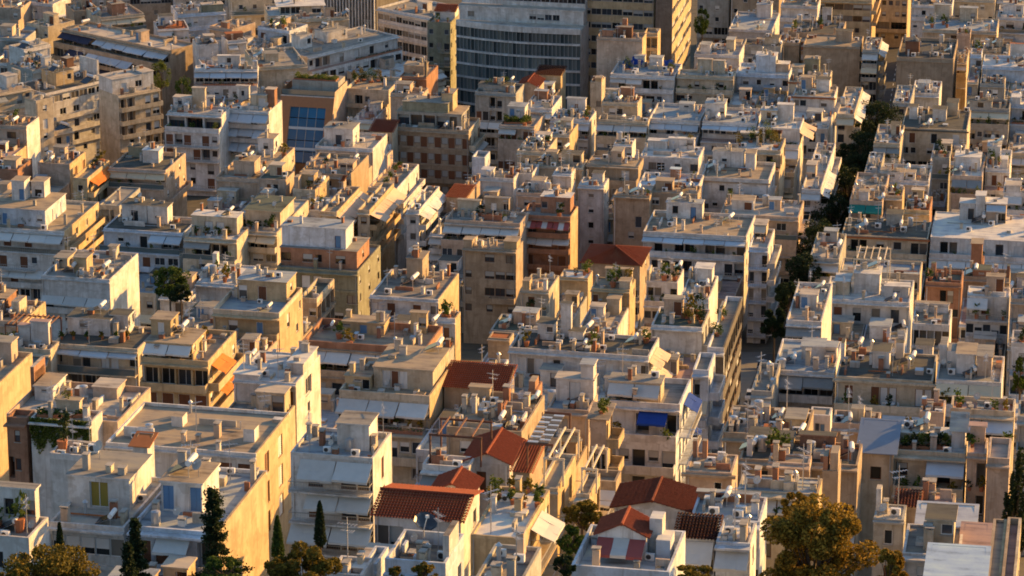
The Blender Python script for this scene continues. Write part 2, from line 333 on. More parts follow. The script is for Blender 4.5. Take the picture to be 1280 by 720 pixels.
def tree(px, py, wpx, hpx, label, kind='round', dd=0, mat=None, n=2600, seed=1, leafsize=None, group='city trees'):
    """px,py is the centre of the crown in the photograph; stands on the terrain below"""
    t = D(py) + dd; c = P(px, py, t); rx = wpx / 2 * t / F; rz = hpx / 2 * t / F / .95; r = random.Random(seed)
    gz = ground_z(c.y); gz = min(gz, c.z - rz - 1.5); base = Vector((c.x, c.y, gz)); hc = c.z - gz
    root = empty(kind + '_tree' if kind != 'round' else 'tree', base, 0, label=label, category='tree', group=group)
    tr = MB(); cr = MB(); mat = mat or LEAF; ls = (leafsize or max(.28, rx * .11)) * .72; n = int(n * 1.7)
    if kind in ('cypress', 'fir'):
        H = hc + rz; tr.tube((0, 0, 0), (0, 0, H * .97), .28, .04, BARK, 7)
        z0 = hc - rz
        if kind == 'cypress':
            for _ in range(n):
                f = r.random() ** .8; z = z0 + (H - z0) * f; rad = rx * (1 - f) ** .6 * (.55 + .45 * r.random()) * min(1, f * 6 + .3); a = r.uniform(0, 6.283)
                leaf(cr, Vector((math.cos(a) * rad, math.sin(a) * rad, z)), ls * r.uniform(.6, 1.2), r, mat)
        else:
            nb = 34; rx *= 1.35
            for i in range(nb):
                f = (i + r.random()) / nb; z = z0 + (H - z0) * f; L = rx * (1 - f * .92) * r.uniform(.3, 1.25); a = i * 2.4 + r.uniform(-.5, .5)
                tip = Vector((math.cos(a) * L, math.sin(a) * L, z - L * .18 + r.uniform(-.1, .3)))
                tr.tube((0, 0, z), tip, .07 * (1.2 - f), .015, BARK, 4, False)
                for _ in range(n // nb):
                    s = r.random() ** .8; p = Vector((0, 0, z)).lerp(tip, s) + Vector((r.gauss(0, .16), r.gauss(0, .16), r.gauss(0, .12))) * (1 + (1 - s) * .8) * max(.6, rx * .35)
                    leaf(cr, p, ls * r.uniform(.6, 1.2), r, mat)
    else:
        tr.tube((0, 0, 0), (0, 0, hc - rz * .5), max(.18, rx * .07), max(.12, rx * .045), BARK, 8)
        nl = 46 if rx > 3 else 26
        top = Vector((0, 0, hc - rz * .55))
        for i in range(nl):
            a = r.uniform(0, 6.283); u = r.uniform(-.75, .95); q = math.sqrt(max(0, 1 - u * u)) * r.uniform(.3, 1.0)
            lc = Vector((math.cos(a) * q * rx, math.sin(a) * q * rx, hc + u * rz * .72)); lr = r.uniform(.11, .31)
            mid = top.lerp(lc, .5) + Vector((0, 0, -.1 * rz))
            tr.tube(top, mid, max(.07, rx * .03), max(.05, rx * .018), BARK, 5, False); tr.tube(mid, lc, max(.05, rx * .018), .02, BARK, 4, False)
            for _ in range(n // nl):
                d = Vector((r.gauss(0, 1), r.gauss(0, 1), r.gauss(0, 1))).normalized() * (.5 + .5 * r.random() ** .5)
                leaf(cr, lc + Vector((d.x * lr * rx, d.y * lr * rx, d.z * lr * rz * .85)), ls * r.uniform(.5, 1.2), r, mat)
    obj('trunk', tr, root); obj('crown', cr, root); return root

# ------------------------------------------------------------ roof clutter (things of their own)
def m_solar():
    t, p, f = MB(), MB(), MB()
    t.tube((.75, -1.0, 1.25), (.75, 1.0, 1.25), .27, None, WHITEM, 10); 
    p.slab((.62, -.95, 1.05), (.62, .95, 1.05), (-.95, .95, .28), (-.95, -.95, .28), .08, PANEL)
    for y in (-.9, .9):
        f.tube((.75, y, 0), (.75, y, 1.0), .035, None, METAL, 4); f.tube((-.9, y, 0), (-.9, y, .25), .035, None, METAL, 4); f.tube((.75, y, .05), (-.9, y, .05), .03, None, METAL, 4); f.tube((.75, y, 1.0), (-.9, y, .2), .03, None, METAL, 4)
    f.tube((.75, -.93, .9), (.75, .93, .9), .03, None, METAL, 4); f.tube((-.9, -.93, .12), (-.9, .93, .12), .03, None, METAL, 4)
    return [('tank', t), ('collector_panel', p), ('frame', f)]
def m_ac():
    a, b, c = MB(), MB(), MB()
    a.box(-.45, .45, -.18, .18, .12, .78, WHITEM); b.tube((-.12, -.185, .45), (-.12, -.20, .45), .26, None, DARK, 10); c.box(-.38, .38, -.15, .15, 0, .12, METAL)
    return [('casing', a), ('fan', b), ('bracket', c)]
def m_dish(ax=(-.45, -.7, .55)):
    b, p, a = MB(), MB(), MB(); ctr = Vector((0, -.1, 1.1)); ax = Vector(ax).normalized(); u = ax.orthogonal().normalized(); w = ax.cross(u); prev = None
    for r, d in ((.02, 0), (.25, .04), (.42, .11), (.52, .18)):
        ring = [ctr + ax * d + u * (r * math.cos(j * .6283)) + w * (r * math.sin(j * .6283)) for j in range(10)]
        if prev:
            for j in range(10): b.poly([prev[j], prev[(j + 1) % 10], ring[(j + 1) % 10], ring[j]], WHITEM)
        prev = ring
    p.tube((0, 0, 0), (0, 0, 1.1), .035, None, METAL, 5); a.tube(ctr - u * .5 + ax * .15, ctr + ax * .5, .02, None, METAL, 4); a.box(-.06 + (ctr + ax * .5).x, .06 + (ctr + ax * .5).x, (ctr + ax * .5).y - .06, (ctr + ax * .5).y + .06, (ctr + ax * .5).z - .06, (ctr + ax * .5).z + .06, WHITEM)
    b.mats = [DISHM]; return [('bowl', b), ('pole', p), ('arm', a)]
def m_ant():
    m, e = MB(), MB(); m.tube((0, 0, 0), (0, 0, 3.6), .05, .035, METAL, 4)
    for z, L in ((3.1, 1.3), (2.6, .9)):
        e.tube((-L / 2, 0, z), (L / 2, 0, z), .03, None, METAL, 3)
        for k in range(6): x = -L / 2 + L * k / 5; e.tube((x, -.3 + .03 * k, z), (x, .3 - .03 * k, z), .022, None, METAL, 3)
    return [('mast', m), ('elements', e)]
def m_tank():
    b, l, s = MB(), MB(), MB(); b.tube((0, 0, .3), (0, 0, 1.5), .5, .5, METAL, 12); l.tube((0, 0, 1.5), (0, 0, 1.62), .5, .2, METAL, 12); s.box(-.42, .42, -.42, .42, 0, .3, CONC)
    return [('barrel', b), ('lid', l), ('stand', s)]
def m_cowl():
    b, l = MB(), MB(); b.tube((0, 0, 0), (0, 0, 1.3), .16, None, METAL, 8); l.tube((0, 0, 1.3), (0, 0, 1.55), .28, .05, METAL, 8); return [('pipe', b), ('cap', l)]
KINDS = {'solar': (m_solar, 'solar_water_heater', 'solar heater', 'solar water heater', 'solar water heaters on the roofs'), 'ac': (m_ac, 'air_conditioner', 'air conditioner', 'air conditioner', 'air conditioners on the roofs'),
         'dish': (m_dish, 'satellite_dish', 'satellite dish', 'satellite dish', 'satellite dishes on the roofs'), 'ant': (m_ant, 'tv_antenna', 'antenna', 'thin antenna mast', 'antenna masts on the roofs'),
         'tank': (m_tank, 'water_tank', 'water tank', 'metal water tank', 'water tanks on the roofs'), 'cowl': (m_cowl, 'vent_pipe', 'vent pipe', 'metal vent pipe', 'vent pipes on the roofs')}
N_KIND = {k: 0 for k in KINDS}
def clutter_thing(kind, loc, rz, near, label, scale=1):
    fn, nm, cat, _, grp = KINDS[kind]
    if N_KIND[kind] >= 295: return
    N_KIND[kind] += 1
    if near:
        parts = cached(('near', kind), lambda: [(n, b.mesh(n)) for n, b in fn()])
        root = empty(nm, loc, rz, label=label, category=cat, group=grp); root.scale = (scale,) * 3
        for n, me in parts: obj(n, me, root)
    else:
        def one():
            a = MB()
            for n, b in fn():
                for f, mi in zip(b.f, b.mi): a.poly([b.v[i] for i in f], b.mats[mi])
            return a.mesh(nm)
        o = obj(nm, cached(('far', kind), one), None, loc, rz, label=label, category=cat, group=grp); o.scale = (scale,) * 3

def m_table():
    t, l = MB(), MB(); t.box(-.5, .5, -.4, .4, .70, .74, WHITEM); l.tube((0, 0, 0), (0, 0, .7), .05, None, METAL, 6); l.tube((0, 0, 0), (0, 0, .03), .25, None, METAL, 8); return [('table_top', t), ('leg', l)]
def m_chair():
    out = []; s, b = MB(), MB(); s.box(-.22, .22, -.22, .22, .43, .47, WHITEM); b.box(-.22, .22, .19, .23, .47, .9, WHITEM); out += [('seat', s), ('backrest', b)]
    for x in (-.19, .19):
        for y in (-.19, .19): l = MB(); l.tube((x, y, 0), (x, y, .43), .02, None, METAL, 5); out.append(('leg', l))
    return out
def furniture(fn, nm, cat, loc, rz, label, grp):
    root = empty(nm, loc, rz, label=label, category=cat, group=grp)
    for n, me in cached(('furn', nm), lambda: [(n, b.mesh(n)) for n, b in fn()]): obj(n, me, root)
# ------------------------------------------------------------ buildings
SPECS = []
ROT = 12.2
def B(label, x0, x1, y, yb, w='W', r='g', fl=(), side=(), tops=(), cl=2, **kw):
    s = dict(label=label, x0=x0, x1=x1, y=y, yb=yb, w=w, r=r, fl=list(fl), side=list(side), tops=list(tops), cl=cl); s.update(kw)
    rot = R(s.get('rot', ROT - 2.4 * max(0, min(1, (x0 - 600) / 280)))); e1 = Vector((math.cos(rot), -math.sin(rot), 0)); e2 = Vector((math.sin(rot), math.cos(rot), 0))
    ph = s.setdefault('ph', .55 if s.get('roof', 'flat') == 'flat' else 0)
    A = P(x0, y, D(y) + s.get('dd', 0)); a = A - CAM; at = a.dot(FWD)
    q = (x1 - 640) / F; s['W'] = (at * q - a.x) / (e1.x - q * e1.dot(FWD))
    v = (360 - yb) / F; A2 = a
    dep = (at * v - a.dot(UP)) / (e2.dot(UP) - v * e2.dot(FWD))
    s['dep'] = max(2.0, min(40, s.get('dep', dep) if 'dep' in kw else dep))
    s['W'] = max(1.0, s['W']); s['A'] = A - Vector((0, 0, ph)); s['e1'], s['e2'], s['rotr'] = e1, e2, rot
    SPECS.append(s); return s
def corners(s):
    A, e1, e2 = s['A'], s['e1'], s['e2']; m = .0
    return [A, A + e1 * s['W'], A + e1 * s['W'] + e2 * s['dep'], A + e2 * s['dep']]
def penetration(a, b):
    best = 1e9; ca, cb = corners(a), corners(b)
    for ax in (a['e1'], a['e2'], b['e1'], b['e2']):
        pa = [c.dot(ax) for c in ca]; pb = [c.dot(ax) for c in cb]
        d = min(max(pa), max(pb)) - max(min(pa), min(pb))
        if d <= 0: return 0
        best = min(best, d)
    return best
def resolve():
    n = len(SPECS); 
    for it in range(60):
        bad = 0
        for i in range(n):
            for j in range(i + 1, n):
                a, b = SPECS[i], SPECS[j]
                if abs(a['A'].x - b['A'].x) > 60 or abs(a['A'].y - b['A'].y) > 70: continue
                p = penetration(a, b)
                if p > .02:
                    bad += 1
                    f, k = (a, b) if a['y'] >= b['y'] else (b, a)
                    rel = k['A'] - f['A']; dv = rel.dot(f['e2']); du = rel.dot(f['e1'])
                    # side by side when they mostly share depth: trim a width, else trim the depth of the front one
                    if dv > 1.8: f['dep'] = max(1.5, min(f['dep'] - .02, max(dv - .02, f['dep'] - 3)))
                    else:
                        l, rr = (f, k) if du >= 0 else (k, f)
                        step = min(p + .02, .8)
                        if l['W'] > rr['W'] or l['W'] > 3: l['W'] = max(1.0, l['W'] - step)
                        else: rr['A'] = rr['A'] + rr['e1'] * step; rr['W'] = max(1.0, rr['W'] - step)
        if not bad: break
    if bad:
        for i in range(n):
            for j in range(i + 1, n):
                if penetration(SPECS[i], SPECS[j]) > .02: print('  overlap', SPECS[i]['label'], '|', SPECS[j]['label'], penetration(SPECS[i], SPECS[j]))
    return bad
NOEXT = ('tan block', 'slim', 'blank', 'brown shuttered', 'big flat', 'olive glass', 'blue doors', 'grey awnings', 'golden house', 'tower', 'striped awning', 'annex', 'office', 'brick', 'wing', 'stone', 'orange lit', 'corner terrace', 'bluish corner', 'long red', 'yellow house', 'brick attic')
def extents():
    for i, s in enumerate(SPECS):
        s['ext'] = 0; r = random.Random(i * 7 + 3)
        if s.get('custom') or len(s['fl']) < 2 or s['W'] < 3 or any(k in s['label'] for k in NOEXT): continue
        bal = any('|' + c in f or ' ' + c in f for f in s['fl'][:1] for c in 'BRG')
        if not bal and not any(c in 'wWdsSDqgv' for c in s['fl'][0].split('|')[0]): continue
        if not bal and r.random() < .3: continue
        want = s.get('want', r.uniform(2.0, 3.6) if bal else r.uniform(1.4, 3.0))
        while want > 1.0:
            t = dict(s); t['A'] = s['A'] - s['e2'] * (want + .5); t['dep'] = want + .45
            if all(o is s or abs(o['A'].x - s['A'].x) > 60 or penetration(t, dict(o, A=o['A'] - o['e2'] * o.get('ext', 0), dep=o['dep'] + o.get('ext', 0)) if o.get('ext') else o) < .02 for o in SPECS): s['ext'] = want; break
            want -= .4
def clear_front(s, u0, u1, g0, g1):
    t = dict(s); t['A'] = s['A'] + s['e1'] * (u0 + .05) - s['e2'] * g1; t['W'] = u1 - u0 - .1; t['dep'] = g1 - g0 - .05
    for o in SPECS:
        if o is s or abs(o['A'].x - s['A'].x) > 70 or abs(o['A'].y - s['A'].y) > 80: continue
        q = dict(o, A=o['A'] - o['e2'] * o.get('ext', 0), dep=o['dep'] + o.get('ext', 0)) if o.get('ext') else o
        if penetration(t, q) > .02: return False
    return all(abs(c.x - street_x(c.y)) > 5.5 for c in corners(t))
NOFILL = ('hedge', 'dishes', 'tan block', 'slim', 'brick house', 'shuttered bays', 'office', 'wing', 'blank', 'brown shutters', 'pale golden end', 'grey awnings', 'orange awnings', 'shadowed apart', 'ochre brown', 'planted balconies', 'blue sheet roof', 'hedged roof terrace', 'brick attic', 'big flat', 'beige block', 'fins', 'ranks of', 'greenish', 'chimney', 'red hipped', 'distant')
def fillers():
    n0 = len(SPECS); made = 0
    for i in range(n0):
        s = SPECS[i]; r = random.Random(i * 31 + 1); s['gap'] = 0
        if s.get('custom') or s['y'] > 690 or s['W'] < 2.5 or any(k in s['label'] for k in NOFILL): continue
        e = s.get('ext', 0); parts = [(0, s['W'])] if s['W'] < 9 else [(0, s['W'] * .5), (s['W'] * .5, s['W'])]
        for k, (u0, u1) in enumerate(parts):
            g = e + .4
            if not clear_front(s, u0, u1, e + .05, g + 1.8): continue
            g += 1.8
            while g < e + 13 and clear_front(s, u0, u1, e + .05, g + .6): g += .6
            s['gap'] = max(s['gap'], g)
            wl = r.choice('WWCCPTGYL'); where = '' if len(parts) == 1 else ['left of ', 'right of '][k]
            drop = (3.0 if e else 0) + r.uniform(2.2, 3.4) + (3 if s['y'] > 400 and r.random() < .3 else 0)
            cname = {'W': 'white', 'C': 'cream', 'P': 'pinkish', 'T': 'tan', 'G': 'grey', 'Y': 'ochre', 'L': 'bluish white'}[wl]
            A = s['A'] + s['e1'] * (u0 + .08) - s['e2'] * (g - .1) - Vector((0, 0, drop)); dep = g - e - .4
            if A.z - ground_z(A.y) < 4: continue
            nb = max(2, int((u1 - u0) / 2.2)); cd_ = lambda: ''.join(r.choice('.wdsSWDv.') for _ in range(nb)) + r.choice(['', '|R', '|B', '|B Aw', '|Ay'])
            q = dict(label=s['label'], owner=s, wing=(None if len(parts) == 1 else k), w=wl, r=r.choice('gctbkdwg'), fl=[cd_(), cd_()], side=[], tops=[], cl=r.choice([1.2, 2, 2.6]), ph=r.choice([.2, .4, .7]), A=A, e1=s['e1'], e2=s['e2'], rotr=s['rotr'], W=u1 - u0 - .16, dep=dep, y=proj(A)[1], x0=0, x1=0, yb=0, filler=1)
            q['A'] = q['A'] - Vector((0, 0, q['ph'])); SPECS.append(q); made += 1
    print('fillers', made)
FLAT = [False]
ORD = ['first', 'second', 'third', 'fourth', 'fifth', 'sixth', 'seventh', 'eighth', 'ninth', 'tenth']
def near_of(s): return D(s['y']) < 520
def balcony(root, W, z, rz, org, kind, wm, near, rngW=(0, 1), proj=1.25):
    a, b = rngW[0] * W + .06, rngW[1] * W - .06
    m = MB(); m.box(a, b, -proj, .0, z - .17, z - .02, wm)
    if kind == 'B':
        m.box(a, b, -proj, -proj + .12, z - .02, z + .82, wm); m.box(a, a + .12, -proj + .12, 0, z - .02, z + .82, wm); m.box(b - .12, b, -proj + .12, 0, z - .02, z + .82, wm)
        return obj('balcony', m, root, org, rz)
    o = obj('balcony', m, root, org, rz); r = MB()
    if kind == 'G':
        r.box(a, b, -proj + .03, -proj + .06, z + .05, z + .9, GRAIL); r.box(a, b, -proj + .01, -proj + .08, z + .9, z + .95, METAL)
    else:
        st = .16 if near else .4; t = .022 if near else .05
        r.box(a, b, -proj + .02, -proj + .08, z + .88, z + .95, RAILM); r.box(a, b, -proj + .03, -proj + .07, z + .08, z + .13, RAILM)
        x = a
        while x < b: r.box(x, x + t, -proj + .04, -proj + .06, z - .02, z + .88, RAILM); x += st
        for xx in (a, b - .05): r.box(xx, xx + .05, -proj + .08, 0, z + .88, z + .94, RAILM)
    obj('railing', r, None if not FLAT[0] else root, org, rz) if FLAT[0] else obj('railing', r, o); return o
def awnings(root, W, z, rz, org, colr, out=1.7, drop=.9, seg=3.4, rngW=(0, 1)):
    a0, a1 = rngW[0] * W, rngW[1] * W; n = max(1, round((a1 - a0) / seg))
    for i in range(n):
        a = a0 + (a1 - a0) * i / n + .05; b = a0 + (a1 - a0) * (i + 1) / n - .05; m = MB(); o = out * rng.uniform(.85, 1.1); d = drop * rng.uniform(.85, 1.15)
        cm = AM[colr]; ns = max(3, int((b - a) / 1.1)) if colr == 'r' else 3
        for k in range(ns):
            p, q = a + (b - a) * k / ns, a + (b - a) * (k + 1) / ns; mm = AM['w'] if colr == 'r' and k % 2 else cm; sg = .03 * math.sin(k * 2.1 + i)
            ym, zm = -.06 - (o - .06) * .5, z - d * .5 - .07 - sg
            m.slab((p, -.06, z), (q, -.06, z), (q, ym, zm), (p, ym, zm), .03, mm); m.slab((p, ym, zm), (q, ym, zm), (q, -o, z - d + sg), (p, -o, z - d + sg), .03, mm)
            m.box(p, q, -o - .02, -o, z - d - .22 + sg, z - d + sg, mm)
        m.tube((a + .05, -.05, z - .9), (a + .05, -o, z - d - .03), .025, None, METAL, 4, False); m.tube((b - .05, -.05, z - .9), (b - .05, -o, z - d - .03), .025, None, METAL, 4, False)
        obj('awning', m, root, org, rz)
def features(s, root, W, zt, codes, fh, rz, org, wm, near, colr, world, tag, k0=0):
    z = zt
    for k, code in enumerate(codes):
        fl = code.split('|')[1].split() if '|' in code else []
        z0 = z - fh
        for t in fl:
            q = t.split(':'); rw = (float(q[1]), float(q[2])) if len(q) > 2 else (0, 1); h = q[0]
            if h in ('B', 'R', 'G'): balcony(root, W, z0, rz, org, h, s.get('bm', wm), near, rw, s.get('bp', 1.25))
            elif h[0] == 'A': awnings(root, W, z - .25, rz, org, h[1], rngW=rw, out=s.get('ao', 1.7), drop=s.get('ad', .9))
            elif h == 'C':
                m = MB(); m.box(-.02, W + .02, -.22, .0, z0 - .25, z0 + .12, wm); obj('cornice', m, root, org, rz)
            elif h == 'P' and not FLAT[0]:
                n = min(9, max(2, int((rw[1] - rw[0]) * W / 1.3)))
                for i in range(n):
                    x = W * (rw[0] + (rw[1] - rw[0]) * (i + .5) / n) + rng.uniform(-.2, .2)
                    pt = Vector((x, -.75 - .2 * rng.random(), z0 - .015)); ml = Matrix.Rotation(rz, 3, 'Z') @ pt + Vector(org)
                    pot_plant(world @ ml, rng.uniform(.9, 1.5), f"{ORD[i]} plant from left on {'side' if tag else ORD[k + k0]} balcony of {s['label']}", 'potted plants on the balconies')
        z = z0
def roof_mesh(mb, kind, x0, x1, y0, y1, z, rise, rm, wm, ov=.35):
    """pitched roof over a rectangle; gable walls included"""
    T = lambda a, b, c, d: (tiles(mb, a, b, c, d, rm) if rm in (TILE,) else mb.slab(a, b, c, d, .08, rm))
    a0, a1, b0, b1 = x0 - ov, x1 + ov, y0 - ov, y1 + ov; xm, ym = (x0 + x1) / 2, (y0 + y1) / 2
    if kind == 'gx':
        T((a0, b0, z), (a1, b0, z), (a1, ym, z + rise), (a0, ym, z + rise)); T((a1, b1, z), (a0, b1, z), (a0, ym, z + rise), (a1, ym, z + rise))
        for x in (x0, x1): mb.poly([(x, y0, z), (x, y1, z), (x, ym, z + rise * .93)], wm)
        mb.tube((a0, ym, z + rise + .05), (a1, ym, z + rise + .05), .13, None, rm, 6)
    elif kind == 'gy':
        T((a0, b1, z), (a0, b0, z), (xm, b0, z + rise), (xm, b1, z + rise)); T((a1, b0, z), (a1, b1, z), (xm, b1, z + rise), (xm, b0, z + rise))
        for y in (y0, y1): mb.poly([(x0, y, z), (x1, y, z), (xm, y, z + rise * .93)], wm)
        mb.tube((xm, b0, z + rise + .05), (xm, b1, z + rise + .05), .13, None, rm, 6)
    elif kind == 'shed':
        T((a0, b0, z), (a1, b0, z), (a1, b1, z + rise), (a0, b1, z + rise))
        for x in (x0, x1): mb.poly([(x, y0, z), (x, y1, z), (x, y1, z + rise * .97)], wm)
        mb.poly([(x0, y1, z), (x1, y1, z), (x1, y1, z + rise * .97), (x0, y1, z + rise * .97)], wm)
    elif kind == 'hip':
        w, d = x1 - x0, y1 - y0; k = min(w, d) / 2 + ov
        if w >= d: r0, r1 = (a0 + k, ym, z + rise), (a1 - k, ym, z + rise)
        else: r0, r1 = (xm, b0 + k, z + rise), (xm, b1 - k, z + rise)
        c = [(a0, b0, z), (a1, b0, z), (a1, b1, z), (a0, b1, z)]
        if w >= d:
            T(c[0], c[1], r1, r0); T(c[2], c[3], r0, r1); T(c[1], c[2], r1, r1); T(c[3], c[0], r0, r0)
        else:
            T(c[0], c[1], r0, r0); T(c[1], c[2], r1, r0); T(c[2], c[3], r1, r1); T(c[3], c[0], r0, r1)
        for p, q in ((c[0], r0), (c[1], r1 if w >= d else r0), (c[2], r1), (c[3], r0 if w >= d else r1), (r0, r1)): mb.tube(p, q, .13, None, rm, 6)
def build(s, idx):
    rr = random.Random(idx * 13 + 5); ext = s.get('ext', 0); W, dep, A = s['W'], s['dep'], s['A']; fh = s.get('fh', 3.0)
    gz = min(ground_z(c.y) for c in corners(s)) - .6; H = max(5.0, A.z - gz)
    wing = 'owner' in s
    if wing:
        o = s['owner']; root = empty('lower_wing', o['M'].inverted() @ Vector((A.x, A.y, A.z - H))); root.parent = o['root']
    else: root = empty(s.get('name', 'building'), Vector((A.x, A.y, A.z - H)), -s['rotr'], label=s['label'], category='building', group='city buildings')
    M = Matrix.Translation(Vector((A.x, A.y, A.z - H))) @ Matrix.Rotation(-s['rotr'], 4, 'Z'); Mi = M.inverted()
    _ = Matrix.Translation(root.location) @ Matrix.Rotation(-s['rotr'], 4, 'Z'); Mi_ = Mi
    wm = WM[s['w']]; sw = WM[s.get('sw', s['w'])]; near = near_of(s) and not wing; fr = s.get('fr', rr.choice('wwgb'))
    if (s.get('gap', 0) > ext + 2.5 or not s.get('filler')) and not s.get('custom') and any(c in DIM for c in ''.join(s['fl'])) and len(s['fl']) < 5 and not any(k in s['label'] for k in ('blank', 'tower', 'big flat', 'olive', 'office', 'tan block')):
        src = [f.split('|')[0] for f in s['fl'] if any(c in DIM for c in f)]
        while len(s['fl']) < (4 if near else 5): s['fl'].append('D' * max(2, int(W / 3)) + rr.choice(['|B', '|R', '|B Aw', '|R Ay', '|B']) if rr.random() < .5 else ''.join(c if rr.random() < .8 else rr.choice('wds.') for c in src[-1]))
    s['fl'] = s['fl'][:1] + [f if '|' in f or not any(c in 'dsSDgv' for c in f) or rr.random() < .35 else f + rr.choice(['|B', '|R', '|R', '|B Aw', '|B Ay', '|R Aw:.4:1', '|C']) for f in s['fl'][1:]]
    FLAT[0] = wing
    if not any(k in s['label'] for k in NOEXT) or wing:
        s['fl'] = s['fl'][:1] + [(''.join(rr.choice('dDwW') if c == '.' and rr.random() < .4 else c for c in f.split('|')[0]) + ('|' + f.split('|')[1] if '|' in f else '')) if any(c in DIM for c in f.split('|')[0]) else f for f in s['fl'][1:]]
        if not s['side'] and dep > 4 and rr.random() < .45: s['side'] = [''.join(rr.choice('..mw.') for _ in range(max(2, int(dep / 2.2))))] * 4
    wall = MB(); ops = []; ops2 = []
    facade(wall, W, H, s['fl'][:1] if ext else s['fl'], 0, lambda a, d, z: (a, d, z), wm, fh, ops)
    if ext:
        tw = MB(); ops3 = []; zt = H - fh; x0, x1 = .03, W - .03
        facade(tw, x1 - x0, zt, s['fl'][1:], 0, lambda a, d, z: (x0 + a, d - ext, z), wm, fh, ops3)
        for x in (x0, x1): tw.poly([(x, -ext, 0), (x, -.01, 0), (x, -.01, zt), (x, -ext, zt)], sw if x == x1 else wm)
        tw.poly([(x0, -ext, zt - .01), (x1, -ext, zt - .01), (x1, -.01, zt - .01), (x0, -.01, zt - .01)], RM[rr.choice('gctkkcb')])
        obj('terrace_storey', tw, root)
        for t, c, z, ow, oh, rec in ops3: add_opening(root, t, (x0 + c, -ext, z), 0, ow, oh, rec, fr, near)
        features(s, root, W, zt, s['fl'][1:], fh, 0, (0, -ext, 0), wm, near, None, M, '', 1)
        f0 = s['fl'][0].split('|')[1].split() if '|' in s['fl'][0] else []
        kd = next((f[0] for f in f0 if f[0] in 'BRG'), rr.choice('BBRG'))
        p = MB(); hp = .85
        if kd == 'B':
            p.box(x0, x1, -ext, -ext + .15, zt, zt + hp, wm); p.box(x0, x0 + .15, -ext + .15, -.02, zt, zt + hp, wm); p.box(x1 - .15, x1, -ext + .15, -.02, zt, zt + hp, sw); obj('parapet', p, root)
        elif kd == 'G':
            p.box(x0, x1, -ext + .03, -ext + .06, zt, zt + hp, GRAIL); p.box(x0, x1, -ext, -ext + .09, zt + hp, zt + hp + .06, METAL); obj('railing', p, root)
        else:
            x = x0; stp = .16 if near else .4; tk = .022 if near else .05
            while x < x1: p.box(x, x + tk, -ext + .04, -ext + .06, zt, zt + hp, RAILM); x += stp
            p.box(x0, x1, -ext + .02, -ext + .08, zt + hp, zt + hp + .07, RAILM); obj('railing', p, root)
        if rr.random() < .7:
            c = MB(); o = rr.uniform(.25, .6); c.box(-.02, W + .02, -ext - o, -ext, zt - .2, zt - .02, wm); obj('cornice', c, root)
        s['terrace'] = (ext, zt)
        if any(f[0] == 'A' for f in f0): pass
        elif rr.random() < .4: f0 = f0 + ['A' + rr.choice('wwgyl') + (':0:.5' if rr.random() < .4 else '')]
        features(dict(s, ao=min(ext - .2, 2.2)), root, W, H, [s['fl'][0].split('|')[0] + '|' + ' '.join(f for f in f0 if f[0] in 'AP')], fh, 0, (0, 0, 0), wm, near, None, M, '')
        if not wing and W > 4 and rr.random() < .5:
            q0, q1 = sorted((rr.uniform(.3, W - .3), rr.uniform(.3, W - .3)))
            if q1 - q0 < 2: q0, q1 = .3, W - .3
            hedge(M @ Vector((q0, -ext + .5, zt)), M @ Vector((q1, -ext + .5, zt)), .5, rr.uniform(.7, 1.3), f"planter hedge along terrace of {s['label']}", rr.choice([LEAF, LEAF, LEAFB, LEAFD]))
        if near and not wing and ext > 1.6 and W > 4 and rr.random() < .7:
            fu = rr.uniform(1, W - 1.2); fz = Vector((fu, -ext * .5, zt))
            furniture(m_table, 'table', 'table', M @ fz, -s['rotr'] + rr.uniform(-.4, .4), f"small table on terrace of {s['label']}", 'tables on the terraces')
            furniture(m_chair, 'chair', 'chair', M @ (fz + Vector((-.75, .1, 0))), rr.uniform(0, 6), f"chair left of table on terrace of {s['label']}", 'chairs on the terraces')
            furniture(m_chair, 'chair', 'chair', M @ (fz + Vector((.75, -.1, 0))), rr.uniform(0, 6), f"chair right of table on terrace of {s['label']}", 'chairs on the terraces')
        n = rr.choice([0, 1, 2, 3, 4, 5]) if not any(f[0] == 'P' for f in f0) else 0
        for i in range(n):
            pot_plant(M @ Vector((W * (i + rr.uniform(.2, .8)) / n, -ext + .45, zt)), rr.uniform(.9, 1.7), f"{ORD[i]} plant from left along terrace of {s['label']}", 'potted plants on the balconies')
    facade(wall, dep, H, s['side'], 0, lambda a, d, z: (W - d, a, z), sw, fh, ops2)
    wall.poly([(0, 0, 0), (0, dep, 0), (0, dep, H), (0, 0, H)], wm); wall.poly([(0, dep, 0), (W, dep, 0), (W, dep, H), (0, dep, H)], wm)
    obj('wall', wall, root)
    if any(c in DIM for c in ''.join(f.split('|')[0] for f in s['fl'])) and W > 3:
        for x in ([.25] if rr.random() < .5 else [.25, W - .3]):
            m = MB(); m.tube((x, -.07 if not ext else -.07, max(0, H - 12)), (x, -.07, H - .1), .055, None, rr.choice([METAL, CONC, WHITEM, RAILM]), 6); obj('downpipe', m, root)
    for t, c, z, ow, oh, rec in ops: add_opening(root, t, (c, 0, z), 0, ow, oh, rec, fr, near)
    for t, c, z, ow, oh, rec in ops2: add_opening(root, t, (W, c, z), math.pi / 2, ow, oh, rec, fr, near)
    if not ext: features(s, root, W, H, s['fl'], fh, 0, (0, 0, 0), wm, near, None, M, '')
    features(s, root, dep, H, s['side'], fh, math.pi / 2, (W, 0, 0), sw, near, None, M, 'side')
    kind = s.get('roof', 'flat'); ph = s['ph']
